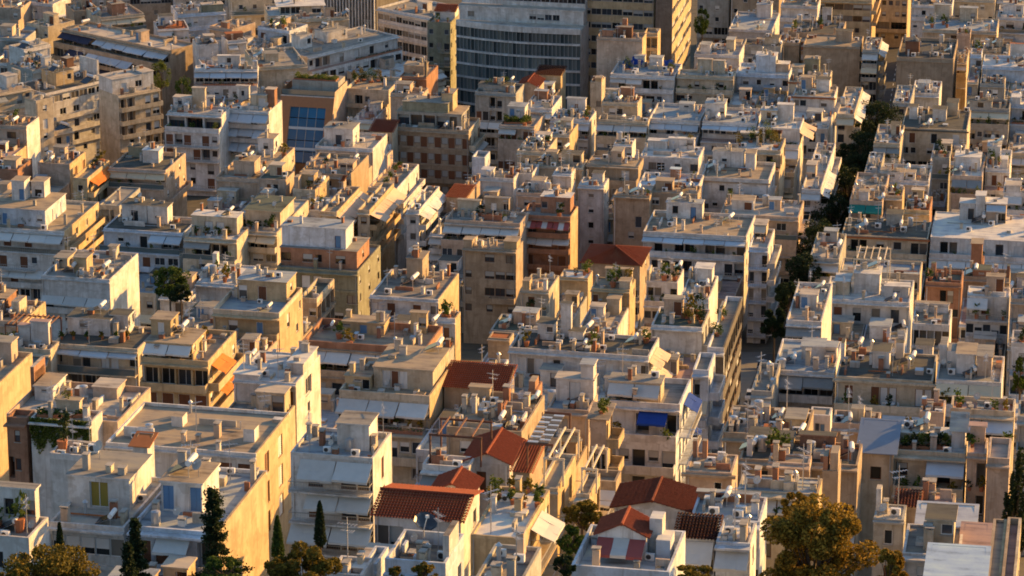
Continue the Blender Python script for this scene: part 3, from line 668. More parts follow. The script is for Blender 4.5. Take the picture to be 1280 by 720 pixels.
    if kind == 'flat':
        r = MB(); r.poly([(.02, .02, H - .02), (W - .02, .02, H - .02), (W - .02, dep - .02, H - .02), (.02, dep - .02, H - .02)], RM[s['r']]); obj('roof', r, root)
        if ph > .05:
            p = MB(); t = .2; pm = WM[s.get('pw', s['w'])]
            o = .0
            p.box(-o, W + o, -o, t, H, H + ph, pm); p.box(-o, W + o, dep - t, dep + o, H, H + ph, pm); p.box(-o, t, t, dep - t, H, H + ph, pm); p.box(W - t, W + o, t, dep - t, H, H + ph, sw if s.get('pw') is None else pm)
            obj('parapet', p, root)
        if not s.get('edge') and not s.get('custom') and s['fl'] and rr.random() < .8:
            e = MB(); o = rr.uniform(.35, 1.0); e.box(-.05, W + .05, -o, -.005, H - .2, H - .03, wm); obj('cornice', e, root)
        if s.get('edge'):
            e = MB(); e.box(-.35, W + .35, -.35, .0, H - .32, H - .06, WM[s['edge']] if s['edge'] in WM else RM[s['edge']]); obj('cornice', e, root)
    else:
        rm = {'tile': TILE, 'rust': RUST, 'blue': BLUESHEET}.get(s.get('rm', 'tile')) or RM[s['rm']]
        r = MB(); roof_mesh(r, kind, 0, W, 0, dep, H, s.get('rise', 1.5), rm, wm); o = obj('roof', r, root)
        if rm is TILE: o['kind'] = 'stuff'
        f = MB(); f.poly([(.02, .02, H - .03), (W - .02, .02, H - .03), (W - .02, dep - .02, H - .03), (.02, dep - .02, H - .03)], CONC); obj('ceiling_slab', f, root)
    # rooms, stair heads and stacks on the roof, read as front-face rectangles of the photograph
    rects = []; tz = []
    for k, t in enumerate(s['tops']):
        x0, x1, yt, yb, td, tw, tc = t[:7]; op = t[7] if len(t) > 7 else {}
        base = tz[op['on']][0] if 'on' in op else H - .02; lim = tz[op['on']][1] if 'on' in op else (0, W, 0, dep)
        p = Mi @ hit_z(x0, yb, (M @ Vector((0, 0, base))).z); v0 = max(lim[2] + .12, min(p.y, lim[3] - 1.0))
        c0 = Mi @ CAM
        def on_plane(px, py):
            r = Mi.to_3x3() @ ray(px, py); return c0 + r * ((v0 - c0.y) / r.y)
        a, b = on_plane(x0, yt), on_plane(x1, yt); u0 = max(lim[0] + .04, min(a.x, lim[1] - .5)); u1 = min(lim[1] - .04, max(b.x, u0 + .4)); h = max(.4, min(9, a.z - base)); v1 = min(lim[3] - .1, v0 + td)
        tw_, td_ = u1 - u0, v1 - v0; m = MB(); tm = WM[tw]; po = []; o3 = (u0, v0, base)
        codes = [tc] if isinstance(tc, str) else list(tc); fh2 = op.get('fh', h / max(1, len(codes)) if codes and codes[0] else h)
        facade(m, tw_, h, codes, 0, lambda q, d, z: (q, d, z), tm, fh2, po)
        sd = op.get('side'); po2 = []
        facade(m, td_, h, [sd] if sd else [], 0, lambda q, d, z: (tw_ - d, q, z), tm, fh2, po2)
        m.poly([(0, 0, 0), (0, td_, 0), (0, td_, h), (0, 0, h)], tm); m.poly([(0, td_, 0), (tw_, td_, 0), (tw_, td_, h), (0, td_, h)], tm)
        rk = op.get('roof', 'flat'); small = tw_ < 1.3
        if rk == 'flat':
            ov = op.get('ov', 0.0 if small else .14); m.box(-ov, tw_ + ov, -ov, td_ + ov, h, h + .14, tm, RM[op.get('r', s['r'])])
        else:
            rm = {'tile': TILE, 'rust': RUST, 'blue': BLUESHEET}.get(op.get('rm', 'tile')) or RM[op['rm']]; roof_mesh(m, rk, 0, tw_, 0, td_, h, op.get('rise', 1.1), rm, tm, .25)
        room = obj(op.get('name', 'chimney' if small else 'rooftop_room'), m, root, o3)
        for tt, c, z, ow, oh, rec in po: add_opening(root if wing else room, tt, (c, 0, z) if not wing else (c + room.location.x, room.location.y, z + room.location.z), 0, ow, oh, rec, fr, False)
        for tt, c, z, ow, oh, rec in po2: add_opening(room, tt, (tw_, c, z), math.pi / 2, ow, oh, rec, fr, False)
        if op.get('aw'): awnings(room, tw_, h - .15, 0, (0, 0, 0), op['aw'], out=op.get('out', 1.5), drop=op.get('drop', .75))
        if rk == 'flat' and tw_ * td_ > 9 and min(tw_, td_) > 1.8 and not wing:
            for _ in range(rr.choice([2, 3, 4])):
                cx, cy = rr.uniform(.4, tw_ - .4), rr.uniform(.4, td_ - .4); c = MB(); q0, q1, qh = rr.uniform(.15, .4), rr.uniform(.15, .4), rr.choice([.3, .5, .9, 1.2])
                c.box(-q0, q0, -q1, q1, 0, qh, rr.choice([tm, CONC, WM['C'], BRICKM, METAL])); c.box(-q0 - .05, q0 + .05, -q1 - .05, q1 + .05, qh + .06, qh + .12, CONC); c.box(-q0 * .5, q0 * .5, -q1 * .5, q1 * .5, qh, qh + .06, DARK); obj('chimney', c, room, (cx, cy, h + .14))
            if k == 0:
                for kd in rr.sample(['ant', 'solar', 'ac', 'cowl', 'dish'], 2):
                    clutter_thing(kd, M @ Vector((u0 + rr.uniform(.5, tw_ - .5), v0 + rr.uniform(.5, td_ - .5), base + h + .14)), -s['rotr'], near, f"{KINDS[kd][3]} on top room of {s['label']}", .95)
        tz.append((base + h + .14, (u0, u1, v0, v1))); rects.append((u0 - .25, u1 + .25, v0 - .25, v1 + .25))
    if kind == 'flat' and not s['tops'] and W > 4 and dep > 4 and s['cl'] > .3:
        for _ in range(rr.choice([1, 1, 2])):
            bw, bd, bh = rr.uniform(1.8, min(4, W * .5)), rr.uniform(1.6, min(3.5, dep * .5)), rr.uniform(1.6, 2.6); u0 = rr.uniform(.3, W - bw - .3); v0 = rr.uniform(dep * .3, dep - bd - .25)
            if any(a < u0 + bw and u0 < b and c < v0 + bd and v0 < d for a, b, c, d in rects): continue
            m = MB(); tm = WM[rr.choice([s['w'], s['w'], 'W', 'C', 'P'])]; po = []
            facade(m, bw, bh, [rr.choice(['.d', 'w.', '.', '.s', 'v.', '.w'])], 0, lambda q, d, z: (q, d, z), tm, bh, po)
            m.poly([(0, 0, 0), (0, bd, 0), (0, bd, bh), (0, 0, bh)], tm); m.poly([(bw, 0, 0), (bw, bd, 0), (bw, bd, bh), (bw, 0, bh)], tm); m.box(-.14, bw + .14, -.14, bd + .14, bh, bh + .14, tm, RM[rr.choice('gctbd')])
            room = obj('rooftop_room', m, root, (u0, v0, H - .02)); rects.append((u0 - .25, u0 + bw + .25, v0 - .25, v0 + bd + .25))
            for tt, c, z, ow, oh, rec in po: add_opening(root if wing else room, tt, (c, 0, z) if not wing else (c + room.location.x, room.location.y, z + room.location.z), 0, ow, oh, rec, fr, False)
    # loose things on the flat roof
    if kind == 'flat' and s['cl'] > 0 and W > 2.2 and dep > 2.2:
        cl = s['cl']; zones = [(i, j) for i in range(3) for j in range(2)]
        def spot(i, j, tries=14):
            for _ in range(tries):
                u = .5 + (W - 1) * (i + rr.random()) / 3; v = .6 + (dep - 1.2) * (j + rr.random()) / 2
                if all(not (a < u < b and c < v < d) for a, b, c, d in rects): return u, v
        zn = lambda i, j: ('front', 'back')[j] + ' ' + ('left', 'middle', 'right')[i]
        wants = {'ac': rr.choice([1, 1, 2, 3]), 'solar': rr.choice([0, 1, 1, 1]), 'ant': rr.choice([1, 1, 2]), 'dish': rr.choice([0, 1, 1]), 'tank': rr.choice([0, 0, 1]), 'cowl': rr.choice([0, 1])}
        for kd, nn in wants.items():
            nn = int(round(nn * cl / 2 + rr.uniform(-.2, .2))); rr.shuffle(zones)
            for (i, j) in zones[:min(6 if not wing else 1, nn)]:
                q = spot(i, j)
                if not q: continue
                if kd == 'solar' and (W < 4 or dep < 3): continue
                rects.append((q[0] - .8, q[0] + .8, q[1] - .8, q[1] + .8))
                sc = rr.uniform(.9, 1.15) * (1.1 if not near and kd not in ('ant', 'dish') else .85 if kd == 'dish' else 1) * (.8 if near and kd != 'ant' else 1)
                clutter_thing(kd, M @ Vector((q[0], q[1], H - .02)), -s['rotr'] + (rr.uniform(-.15, .15) if kd != 'ant' else rr.uniform(0, 3)), near, f"{KINDS[kd][3]} on {zn(i, j) if not wing else 'lower ' + (['left', 'right'][s['wing']] if s['wing'] is not None else ('left', 'middle', 'right')[i])} roof of {s['label']}", sc)
        if rr.random() < .3 and not wing:
            for k in range(rr.choice([1, 2, 3])):
                q = spot(rr.randrange(3), rr.randrange(2))
                if q: pot_plant(M @ Vector((q[0], q[1], H - .02)), rr.uniform(1.2, 2.4), f"{ORD[k]} potted plant up on roof of {s['label']}", 'potted plants on the roofs'); rects.append((q[0] - .6, q[0] + .6, q[1] - .6, q[1] + .6))
        cw = [wm, WM['C'], CONC, BRICKM, WM['P'], WM['W']]
        for _ in range(int(cl * 2.6 + rr.random() * 3)):          # chimneys, vents, low upstands: parts of the building
            q = spot(rr.randrange(3), rr.randrange(2), 4)
            if not q: continue
            a, h = rr.uniform(.3, .6), rr.choice([.5, .9, 1.3, 1.7]); m = MB(); mm = rr.choice(cw)
            b = rr.uniform(.3, .9)
            m.box(-a / 2, a / 2, -b / 2, b / 2, 0, h, mm); m.box(-a / 2 - .06, a / 2 + .06, -b / 2 - .06, b / 2 + .06, h + .1, h + .18, CONC); m.box(-a / 4, a / 4, -b / 4, b / 4, h, h + .1, DARK)
            rects.append((q[0] - .4, q[0] + .4, q[1] - .4, q[1] + .4)); obj('chimney', m, root, (q[0], q[1], H - .02))
        for _ in range(int(cl * 1.5 + rr.random() * 2)):
            q = spot(rr.randrange(3), rr.randrange(2), 4)
            if not q: continue
            m = MB(); L = rr.uniform(1, min(4, W * .35)); h = rr.uniform(.3, 1.0); mm = rr.choice(cw)
            if rr.random() < .5: L = min(L, W - q[0] - .3); m.box(0, L, 0, .2, 0, h, mm)
            else: L = min(L, dep - q[1] - .3); m.box(0, .2, 0, L, 0, h, mm)
            if L > .4: obj('upstand', m, root, (q[0], q[1], H - .02))
        for _ in range(int(cl * 1.3 + rr.random() * 2)):
            q = spot(rr.randrange(3), rr.randrange(2), 4)
            if not q: continue
            m = MB(); a, b, h = rr.uniform(.4, 1.3), rr.uniform(.4, 1.3), rr.uniform(.25, .8)
            a = min(a, W - q[0] - .2); b = min(b, dep - q[1] - .2); m.box(0, a, 0, b, 0, h, rr.choice(cw), rr.choice([CONC, RUST, RM['w'], RM['d'], RM['g'], AM['l']])); obj('roof_hatch', m, root, (q[0], q[1], H - .02))
        for _ in range(int(cl * .6 + rr.random())):
            q = spot(rr.randrange(3), rr.randrange(2), 4)
            if not q: continue
            m = MB(); L = min(rr.uniform(2, 6), W - q[0] - .2); m.tube((0, 0, .15), (L, 0, .15), .07, None, rr.choice([METAL, CONC, RUST]), 6); m.tube((L, 0, .15), (L, 0, .9), .07, None, METAL, 6); obj('pipe', m, root, (q[0], q[1], H - .02))
    s['root'], s['M'], s['H'] = root, M, H; return root
def local(label, px, py):
    """building by label and the roof point of it seen at px,py"""
    for s in SPECS:
        if s['label'] == label: return s, s['M'].inverted() @ hit_z(px, py, s['M'].translation.z + s['H'])
# ------------------------------------------------------------ the city, block by block (pixels of the photograph, metres where noted)
# --- bottom row, from the left
B('white block with dishes on stepped roof', -28, 36, 667, 641, 'W', 'g', ['.W.w', 'w.W.'], (), [(-28, 43, 607, 640, 9, 'W', '.W.w', dict(r='g'))], 2)
B('white house with olive glass terrace doors', 62, 155, 652, 570, 'W', 'c', ['qqqqq|C', '.....', '..W..'], (), [(80, 161, 594, 632, 5.5, 'W', '.c.', dict(r='g'))], .9, ph=.35, dep=11, fr='w')
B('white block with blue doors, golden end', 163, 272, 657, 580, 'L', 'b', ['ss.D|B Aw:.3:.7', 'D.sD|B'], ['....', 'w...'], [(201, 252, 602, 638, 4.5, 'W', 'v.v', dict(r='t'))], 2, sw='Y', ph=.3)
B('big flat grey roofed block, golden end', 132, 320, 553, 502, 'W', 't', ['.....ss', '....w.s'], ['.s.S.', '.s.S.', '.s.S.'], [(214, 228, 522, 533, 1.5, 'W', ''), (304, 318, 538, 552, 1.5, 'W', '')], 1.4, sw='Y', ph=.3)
B('little hut with rusty sheet roof', 166, 184, 556, 547, 'W', 'o', [], (), (), 0, dd=-7, ph=0, roof='shed', rm='rust', rise=.5)
B('white wall with hanging green roof hedge', 38, 114, 522, 503, 'W', 't', [''], (), [(70, 99, 500, 512, 3, 'C', '')], .6, ph=.3)
B('small orange house beside the hedge wall', 8, 33, 521, 511, 'O', 't', ['.w.'], (), (), 1)
B('tall golden wall at picture edge', -70, -14, 487, 474, 'C', 't', ['.w.w'], (), (), 1, sw='Y', dep=14)
B('sprawling pale roof with ducts and hut', 8, 147, 517, 474, 'P', 'c', [], (), [(43, 66, 483, 500, 4, 'W', '.w.', dict(r='t')), (116, 146, 484, 497, 3, 'P', ''), (8, 20, 458, 492, 4, 'O', ''), (20, 30, 466, 492, 3, 'B', '')], 2.5, pw='P')
B('low lit white wall behind dishes', 62, 108, 566, 549, 'W', 'g', [], (), (), 2.5)
B('white apartment house with grey awnings', 363, 466, 565, 540, 'W', 'b', ['.d.dd|R Aw:.12:1', '.s.dd|R Aw:.2:1', '.dddd|R Aw'], ['.p.', '.s.', '...'], (), 3, fr='b', ph=.3, dep=7, ao=2.0, ad=1.2, sw='W')
B('low grey terrace with striped edge', 411, 452, 716, 694, 'W', 'g', [''], (), (), 1, ph=.3)
B('narrow white blank wall block', 454, 467, 704, 682, 'L', 'w', [''], (), (), 0)
B('white walled roof with big dark dish', 481, 557, 698, 661, 'L', 'm', ['....'], (), [(556, 577, 672, 712, 3, 'W', '')], 1.2, ph=1.0, dd=-6)
B('cream house under long red tiles', 468, 576, 644, 612, 'W', 'g', ['gg....', '......'], ['.w'], [], 0, roof='gx', rise=.95, dep=6.5)
B('cream annex with ridge towards viewer', 541, 588, 615, 600, 'W', 'g', ['..'], ['..'], [], 0, roof='gy', rise=.9, dep=3.4)
B('house with sunny potted plant terrace', 588, 652, 668, 607, 'Y', 'w', ['....', '.w..'], ['.d.dd|R Aw:.3:.7', '.d.dd|R', '.w.w'], (), .8, sw='Y', ph=.25)
B('blackened concrete roof below terrace', 580, 640, 745, 679, 'G', 'm', [''], (), (), 1, ph=.25, dd=-12)
B('white terrace under rusty steel pergola', 528, 586, 580, 559, 'W', 'w', ['.D.', '.ww'], (), (), 1, ph=.5)
B('white house with big red hipped roof', 580, 637, 577, 545, 'W', 'g', ['.s..', '..w.'], (), (), 0, roof='gy', rise=1.0, dep=6)
B('lean-to of red roofing sheets', 641, 662, 589, 556, 'T', 'o', [''], (), (), 0, roof='shed', rise=.7, rm='tile', dep=5.5)
B('cream frame terrace, golden side', 672, 697, 609, 566, 'C', 't', ['..'], ['.d.d.|R', '.d.d.'], (), .6, sw='Y', ph=.3)
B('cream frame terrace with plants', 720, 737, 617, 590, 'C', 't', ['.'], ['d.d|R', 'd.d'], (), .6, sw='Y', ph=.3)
B('tan wall with grey awning', 739, 770, 600, 586, 'T', 't', ['DD|Aw', '.w'], (), (), 1)
B('white house with red striped awning', 714, 836, 706, 655, 'L', 'w', ['......', '.D.DD.'], (), [(747, 808, 668, 695, 3, 'W', '.Ds.', dict(roof='gy', rise=.95, aw='r', out=2.0)), (820, 838, 677, 700, 2, 'L', ''), (812, 828, 650, 692, 1.5, 'W', '')], .8, ph=.9, dd=-3)
B('long double red sheet roof', 768, 863, 634, 598, 'W', 'g', ['..w.'], (), (), 0, roof='gy', rise=.8, dep=4.8)
B('small tiled house with white awning', 846, 893, 671, 648, 'L', 'g', ['.D.D|Aw', '....'], (), (), 0, roof='shed', rise=.75, dep=2.7, ao=1.9, ad=1.3)
B('white roofed house, sunlit gable end', 895, 938, 677, 650, 'L', 'w', ['..m.|Aw', '....', '....'], ['.w.', '...'], (), 1, ph=.2, sw='W')
B('pale blue roof with solar heaters', 863, 950, 647, 616, 'L', 'b', ['.w..'], (), [(866, 948, 615, 622, .5, 'O', '')], 1.5, ph=.2)
B('peach house with concrete slab roof', 857, 915, 588, 565, 'P', 't', ['...w.', '.w..'], (), [(866, 872, 553, 567, .6, 'O', ''), (878, 884, 553, 567, .6, 'O', '')], 1.3, ph=.12, edge='T')
B('plain peach box house', 960, 1012, 577, 566, 'P', 't', ['....'], (), (), .6, ph=.15)
B('cream house with bluish metal roof', 922, 1023, 612, 592, 'C', 'b', ['..w...', '.w..'], ['..'], (), 2, ph=.1, sw='Y')
B('pair of tall tan chimneys', 1028, 1048, 588, 583, 'T', 't', [''], (), [(1028, 1035, 572, 590, 2, 'O', ''), (1038, 1048, 568, 590, 2, 'T', '')], 0, ph=.1, dep=3)
B('dark roof crowded with boxes', 924, 1072, 573, 546, 'T', 'd', ['.w.s.w.'], (), [(937, 963, 543, 558, 3, 'Y', ''), (966, 992, 546, 558, 3, 'Y', ''), (1000, 1044, 544, 556, 3, 'O', '....')], 3, ph=.2)
B('cream tower under blue sheet roof', 1074, 1117, 564, 540, 'C', 'g', ['.w.', '...', '.w.'], (), (), 0, roof='shed', rm='blue', rise=1.0, fh=3.6, fr='b', dep=6)
B('cream house with hedged roof terrace', 1119, 1207, 562, 540, 'C', 'w', ['w..D.|Al:.45:1', 'w..D.D|B:.4:1 Al:.4:1', '.w..w'], ['ww', 'w.'], [(1118, 1190, 541, 554, 2, 'C', ''), (1190, 1207, 538, 560, 5, 'W', '', dict(roof='shed', rm='c', rise=1.0))], .6, fr='b', ph=.4)
B('peach annex with sloping canopy', 1209, 1233, 566, 546, 'P', 'k', ['.D|P', '.d'], (), [(1213, 1232, 533, 552, 3, 'P', '')], .5, ph=.3)
B('pale pink windowless roof box', 1234, 1262, 572, 546, 'P', 'c', ['..'], (), (), 1)
B('low house with mottled concrete roof', 1128, 1200, 691, 654, 'W', 'm', ['.ws.', '....'], (), (), 1, ph=.15)
B('grey stone ruin with whitewash', 1092, 1130, 648, 629, 'G', 'c', ['.w.'], (), [(1094, 1101, 613, 640, 1, 'W', '')], 1, ph=.1, dd=4)
B('shed under pale blue sheets', 1160, 1228, 722, 687, 'G', 's', [''], (), (), 0, roof='shed', rm='s', rise=.4, dd=-9)
B('shed under whitish weathered sheets', 1149, 1216, 653, 635, 'T', 'w', [''], (), (), 0, roof='shed', rm='w', rise=.6, dep=2.8)
B('shed with faded pink sheets', 1203, 1231, 688, 660, 'T', 'k', [''], (), (), 0, roof='shed', rm='k', rise=.4)
B('narrow tan roof with steps', 1233, 1247, 725, 648, 'T', 't', [''], (), (), 0, ph=.2, sw='Y')
B('long tan roof at corner', 1249, 1263, 727, 646, 'T', 'k', [''], ['w.w.w.w', 'w.w.w.w'], (), 0, ph=.5, sw='C')
B('weathered tan shed behind ruins', 1148, 1193, 628, 614, 'T', 'k', ['.w.'], (), (), .5, ph=.1)
B('dark red roofed shed', 1122, 1147, 632, 624, 'T', 'o', [''], (), (), 0, roof='shed', rm='tile', rise=.5, dep=3)
# --- second row
B('white roof with boxy stair rooms', 292, 370, 474, 438, 'W', 'w', ['...w.p', '.w..'], ['.g.', '.w.'], [(292, 323, 468, 484, 4, 'W', ''), (359, 389, 454, 468, 6, 'W', '..')], 1.6, ph=.1, sw='W')
B('golden house with orange awnings', 177, 260, 446, 408, 'Y', 't', ['DDDD|B', 'ssss|B', 'DDDD|B'], ['w.w.w|B Ao:.1:.5', 'w.w.w|B Ao:.2:.8', 'w.w.w|B'], [(178, 240, 427, 447, 5.5, 'Y', 'DDDD', dict(aw='w', side='w.w')), (181, 213, 399, 418, 4, 'Y', '.S.', dict(on=0, side='.w.'))], 1.5, ph=.6)
B('cream block with white glazed canopy', 66, 172, 429, 402, 'C', 'd', ['W.dd.SS.W|G Al', '.DDDD.|B', '.....'], (), [(84, 137, 397, 417, 4, 'W', '.w..'), (138, 160, 394, 416, 6, 'W', '.', dict(side='w.w'))], 1.2, ph=.3, ao=1.1, ad=.35)
B('terraced block with dark awning', -40, 63, 430, 408, 'C', 'k', ['DDD.|B Ag', '....|B'], (), [(38, 60, 402, 416, 3, 'W', '..'), (23, 37, 407, 418, 2, 'W', '')], 2.5)
B('cluttered golden roof at picture edge', -40, 28, 398, 372, 'P', 't', ['.w.w', '.w.w'], (), [(-20, 8, 372, 388, 4, 'O', ''), (14, 24, 378, 394, 3, 'C', '')], 3, sw='Y')
B('white house with pale golden end', 52, 137, 344, 311, 'W', 'g', ['.......', '.WWdd|Aw B', '.w.w'], ['.....', '.....'], [(60, 84, 322, 333, 4, 'C', '.w.'), (92, 108, 322, 340, 3, 'Y', ''), (136, 146, 308, 320, 2, 'C', '')], 3.5, fh=2.6, sw='W', ph=.4)
B('low white house with bright roofs', 245, 298, 353, 329, 'W', 'w', ['.....', '..w.'], ['..'], [(252, 271, 317, 333, 3, 'W', '.'), (236, 258, 336, 346, 3, 'W', 'ww')], 1.3, ph=.2)
B('yellow house with balustraded terraces', 266, 349, 386, 354, 'Y', 'b', ['.d.v.|B', '.w.w|B'], ['.d.w', '.w'], [(297, 358, 350, 374, 8, 'Y', ['d.s..'], dict(side='.w.', r='b'))], .8, ph=.7, pw='C')
B('columned golden side with green roof', 374, 396, 372, 347, 'T', 'n', ['.w'], ['DDDD|C', 'DDDD|C'], (), .6, ph=.7, pw='C', sw='T')
B('grey block with brick attic storey', 346, 447, 333, 300, 'V', 'g', ['..SS...|C', '....W.W', '..W.W.'], ['w.w.w', 'w.w.w', 'w.w.w'], [(346, 446, 309, 331, 8, 'O', 'W.Ww.W.', dict(side='.w.')), (349, 432, 282, 306, 5, 'L', '...v', dict(on=0, r='b'))], .8, ph=.4)
B('cream house with planted loggia', 231, 296, 296, 249, 'C', 'w', ['.DDDD.|C', '.w.w'], (), [(233, 296, 269, 290, 7, 'C', '.SS.', dict(r='w'))], 1.2, ph=.4)
B('peeling cream house with felt roof', 298, 346, 288, 247, 'C', 'c', ['.DD.|Ay B', 'WWW|R'], (), [(302, 350, 262, 281, 9, 'C', '....', dict(r='n', ov=.3))], .4, ph=.3)
B('white house with glazed balcony', 129, 229, 285, 266, 'L', 'd', ['.w.d.DD|G Al:.6:1', 'w..s..|B', '.w..w'], (), [(152, 183, 256, 277, 4, 'W', '.d.'), (184, 209, 258, 279, 3, 'W', '.w.')], 1.2, ph=.25)
B('white block with brown shutters', -24, 80, 283, 246, 'W', 't', ['s.s.s..w|R:0:.72', 's.s.s..w|R:0:.72', '.s.s...w'], ['w.w.w.w|B', 'w.w.w.w|B', 'w.w.w'], [(-20, 56, 259, 279, 11, 'L', '.v..w', dict(r='t', side='.S.S.')), (14, 30, 226, 250, 3, 'W', '.v', dict(on=0)), (39, 55, 227, 246, 3, 'W', 'd', dict(on=0))], .8, sw='Y', ph=.4)
B('pink gable house beside orange awning', 47, 87, 203, 187, 'P', 'g', ['...', '.w.'], ['.s.s', '.w.'], (), 1.6, sw='Y')
B('golden terrace house with orange awning', 91, 109, 222, 199, 'Y', 't', ['w', 'w'], ['d.d.d|B Ao:.1:.9', 'd.d.d|B', 'w.w.w'], (), .4, sw='Y')
B('pinkish corner house with dark roof', 136, 207, 209, 187, 'P', 'd', ['....W', '....'], ['.w.w.', 'w.w.w|B'], [(160, 182, 184, 196, 3, 'V', '..'), (178, 198, 188, 203, 3, 'W', '..', dict(r='s'))], 1, ph=.35)
B('grey canopied shed house', 124, 149, 256, 233, 'G', 'g', ['DD'], ['DDD|R', 'w.w'], (), .4, ph=.2, dd=-4)
B('brown fronted block with white side', -18, 33, 155, 143, 'P', 't', ['D.W.|C', 'DD.D', 'wwww'], ['...'], [(-8, 6, 147, 155, 2, 'Y', '')], 2.4, sw='W')
B('low golden sheds below brown block', -18, 22, 210, 196, 'O', 't', ['...'], (), [(4, 20, 200, 212, 3, 'P', '')], 2)
# --- upper left quarter, turned the other way
B('long pale office block, balcony bands', 57, 140, 117, 0, 'W', 'd', ['WqqqqWWW', 'w.W.W.SSWS|B', 'w.W.d.WW.W|B', '.w.d.w.W|B', 'w.w.w.w.'], (), [(70, 92, 92, 108, 5, 'Y', '.w'), (121, 149, 76, 96, 6, 'W', '..w.', dict(r='b'))], 2.5, rot=-46, dep=11, ph=.3, bp=.9)
B('pale office block with dark balconies', 148, 200, 120, 0, 'C', 'c', ['DD.dd|B', 'DD.dW|B', 'DD.dd|B', '.w.DD'], (), [(140, 178, 100, 119, 6, 'W', '.S.W', dict(r='c')), (178, 193, 91, 112, 4, 'W', '')], 1.2, rot=-38, dep=8, ph=.3)
B('cream block with roof edge plants', -30, 55, 122, 0, 'C', 'c', ['WW.W.dw|B', '.w.w.w', 'w.w.w'], (), [(8, 22, 96, 112, 3, 'W', ''), (28, 36, 88, 106, 3, 'C', '')], 3, rot=-40, dep=10, ph=.3)
B('cream stair tower beside office', 45, 66, 126, 0, 'C', 'c', ['.w.', '.S.', '.w.', '.w.'], (), (), .5, rot=-44, dep=4, dd=-8)
B('long block with ranks of awnings', 78, 212, 35, 0, 'T', 'c', ['DDDDDDDDDD|B Ak:.0:.3 Al:.33:1', 'DDDDDDDDDD|B Ak:.15:.3 Al:.33:.75', 'DDDDDDDDDD|B Ak:.4:.7', 'w.w.w.w.w'], (), (), 1.4, rot=39, dep=9, ao=2.2, ad=1.0, seg=3)
B('cream corner house behind flagpole', 33, 60, 28, 0, 'C', 'c', ['.w.w', '.d.d'], (), (), 1, rot=39, dep=9)
B('low grey sheds by autumn trees', -16, 32, 46, 0, 'G', 'b', ['....'], (), (), .5, rot=10, dep=8)
B('white stair house with lit parapet', 30, 63, 62, 0, 'W', 'c', ['.d.', '..'], (), [(42, 60, 58, 66, 3, 'W', '')], 1.6, rot=-44, dep=6)
B('grey sheet roofs with pipes', 40, 84, 88, 0, 'G', 'b', ['.w.w'], (), [(56, 64, 73, 84, 1.5, 'W', '')], 3, rot=-46, dep=9)
B('roof cluster with dark chimney stack', 84, 118, 85, 0, 'W', 'g', ['.w.'], (), [(83, 92, 74, 94, 2, 'B', ''), (96, 110, 82, 96, 3, 'C', '')], 3, rot=-46, dep=7)
B('tan roofed white house', 197, 236, 37, 0, 'W', 'o', ['.d..', '.w.w'], (), (), 1, rot=-12, dep=9, ph=.15)
B('tan penthouse row on far block', 92, 124, 14, 0, 'T', 't', ['.w.w', 'ww'], (), (), 2.4, rot=-20, dep=9)
B('weathered cream house with rusty roof', 126, 180, 22, 0, 'C', 'g', ['.d.w.d', '.w.w'], (), [(140, 156, 6, 20, 4, 'O', '')], 2.6, rot=-25, dep=12)
B('pale blue block with green terrace wall', 222, 282, 18, 0, 'L', 'c', ['.w.w', '...'], (), [(231, 247, 14, 24, 3, 'P', ''), (253, 279, 7, 18, 3, 'V', '')], 1.6, rot=-15, dep=10)
B('white box house with stair block', 246, 273, 56, 0, 'W', 't', ['....', '.w.'], (), (), 1.2, rot=-15, dep=6)
B('white house with red parapet', 284, 308, 51, 0, 'W', 'o', ['.w.', '.d.'], (), [(283, 304, 43, 50, 2, 'O', '')], 1, rot=-18, dep=6)
B('orange lit roof wall block', 262, 290, 32, 0, 'P', 'g', ['.w', '..'], (), [(276, 284, 28, 44, 1, 'O', '')], 1.6, rot=35, dep=9)
B('low block with rounded awning front', 243, 322, 87, 70, 'W', 'w', ['DDDDDDD|Al', 'w.w.w.w'], (), [(272, 300, 70, 82, 4, 'W', '.w.')], 1, rot=0, ph=.2)
B('dark flat roof with lit kerb', 322, 384, 84, 62, 'C', 'g', ['......'], (), [(332, 348, 68, 78, 3, 'C', '.')], 1.4, rot=-14)
B('bluish white house facing alley', 322, 362, 33, 0, 'L', 'g', ['s.d', 'd.d', 'w.w'], (), (), 1, rot=30, dep=8)
B('villa with round white flat roof', 335, 404, 20, 5, 'C', 'w', ['DD.DD', '....'], (), [(350, 402, 8, 18, 6, 'C', 'gg.g', dict(ov=1.0, r='w'))], .6, rot=-8)
B('white villa wall above parapets', 372, 436, 24, 10, 'C', 'g', ['.....', '..'], (), (), 1.5, rot=-12)
B('long white block with grey roof', 384, 497, 71, 0, 'W', 'g', ['wDD.d.S.d.w.', 'W.W.w.W.w.W', '.w.w.w'], ['.w.w'], [(408, 434, 41, 54, 4, 'W', '..w'), (375, 390, 46, 62, 3, 'W', '.w')], 1.6, rot=-46, dep=13, ph=.3)
B('shadowed apartments with big windows', 209, 277, 140, 124, 'W', 'c', ['DDD|B', 's.s.s.|R', 's..s..|R', 'd.d'], (), [(207, 238, 121, 135, 4, 'W', '.w.d'), (240, 256, 110, 134, 3, 'C', '')], 1.6, ph=.3)
B('apartments with pale grey awnings', 280, 336, 137, 122, 'W', 'c', ['D.D.|B Al', 'D.DD|B Al', 'D..D|Al'], (), [(313, 332, 119, 135, 3, 'C', '.S'), (288, 311, 107, 121, 3, 'W', '.w.'), (332, 343, 112, 134, 2, 'O', '')], 1.6, ph=.3, ao=2.1, ad=1.4)
B('white house with square tan roof', 394, 466, 182, 163, 'W', 'c', ['......', '.w.w'], ['...', '..'], [(405, 441, 160, 181, 5, 'W', '.dw', dict(r='g', side='.w.'))], 1, ph=.5, sw='W')
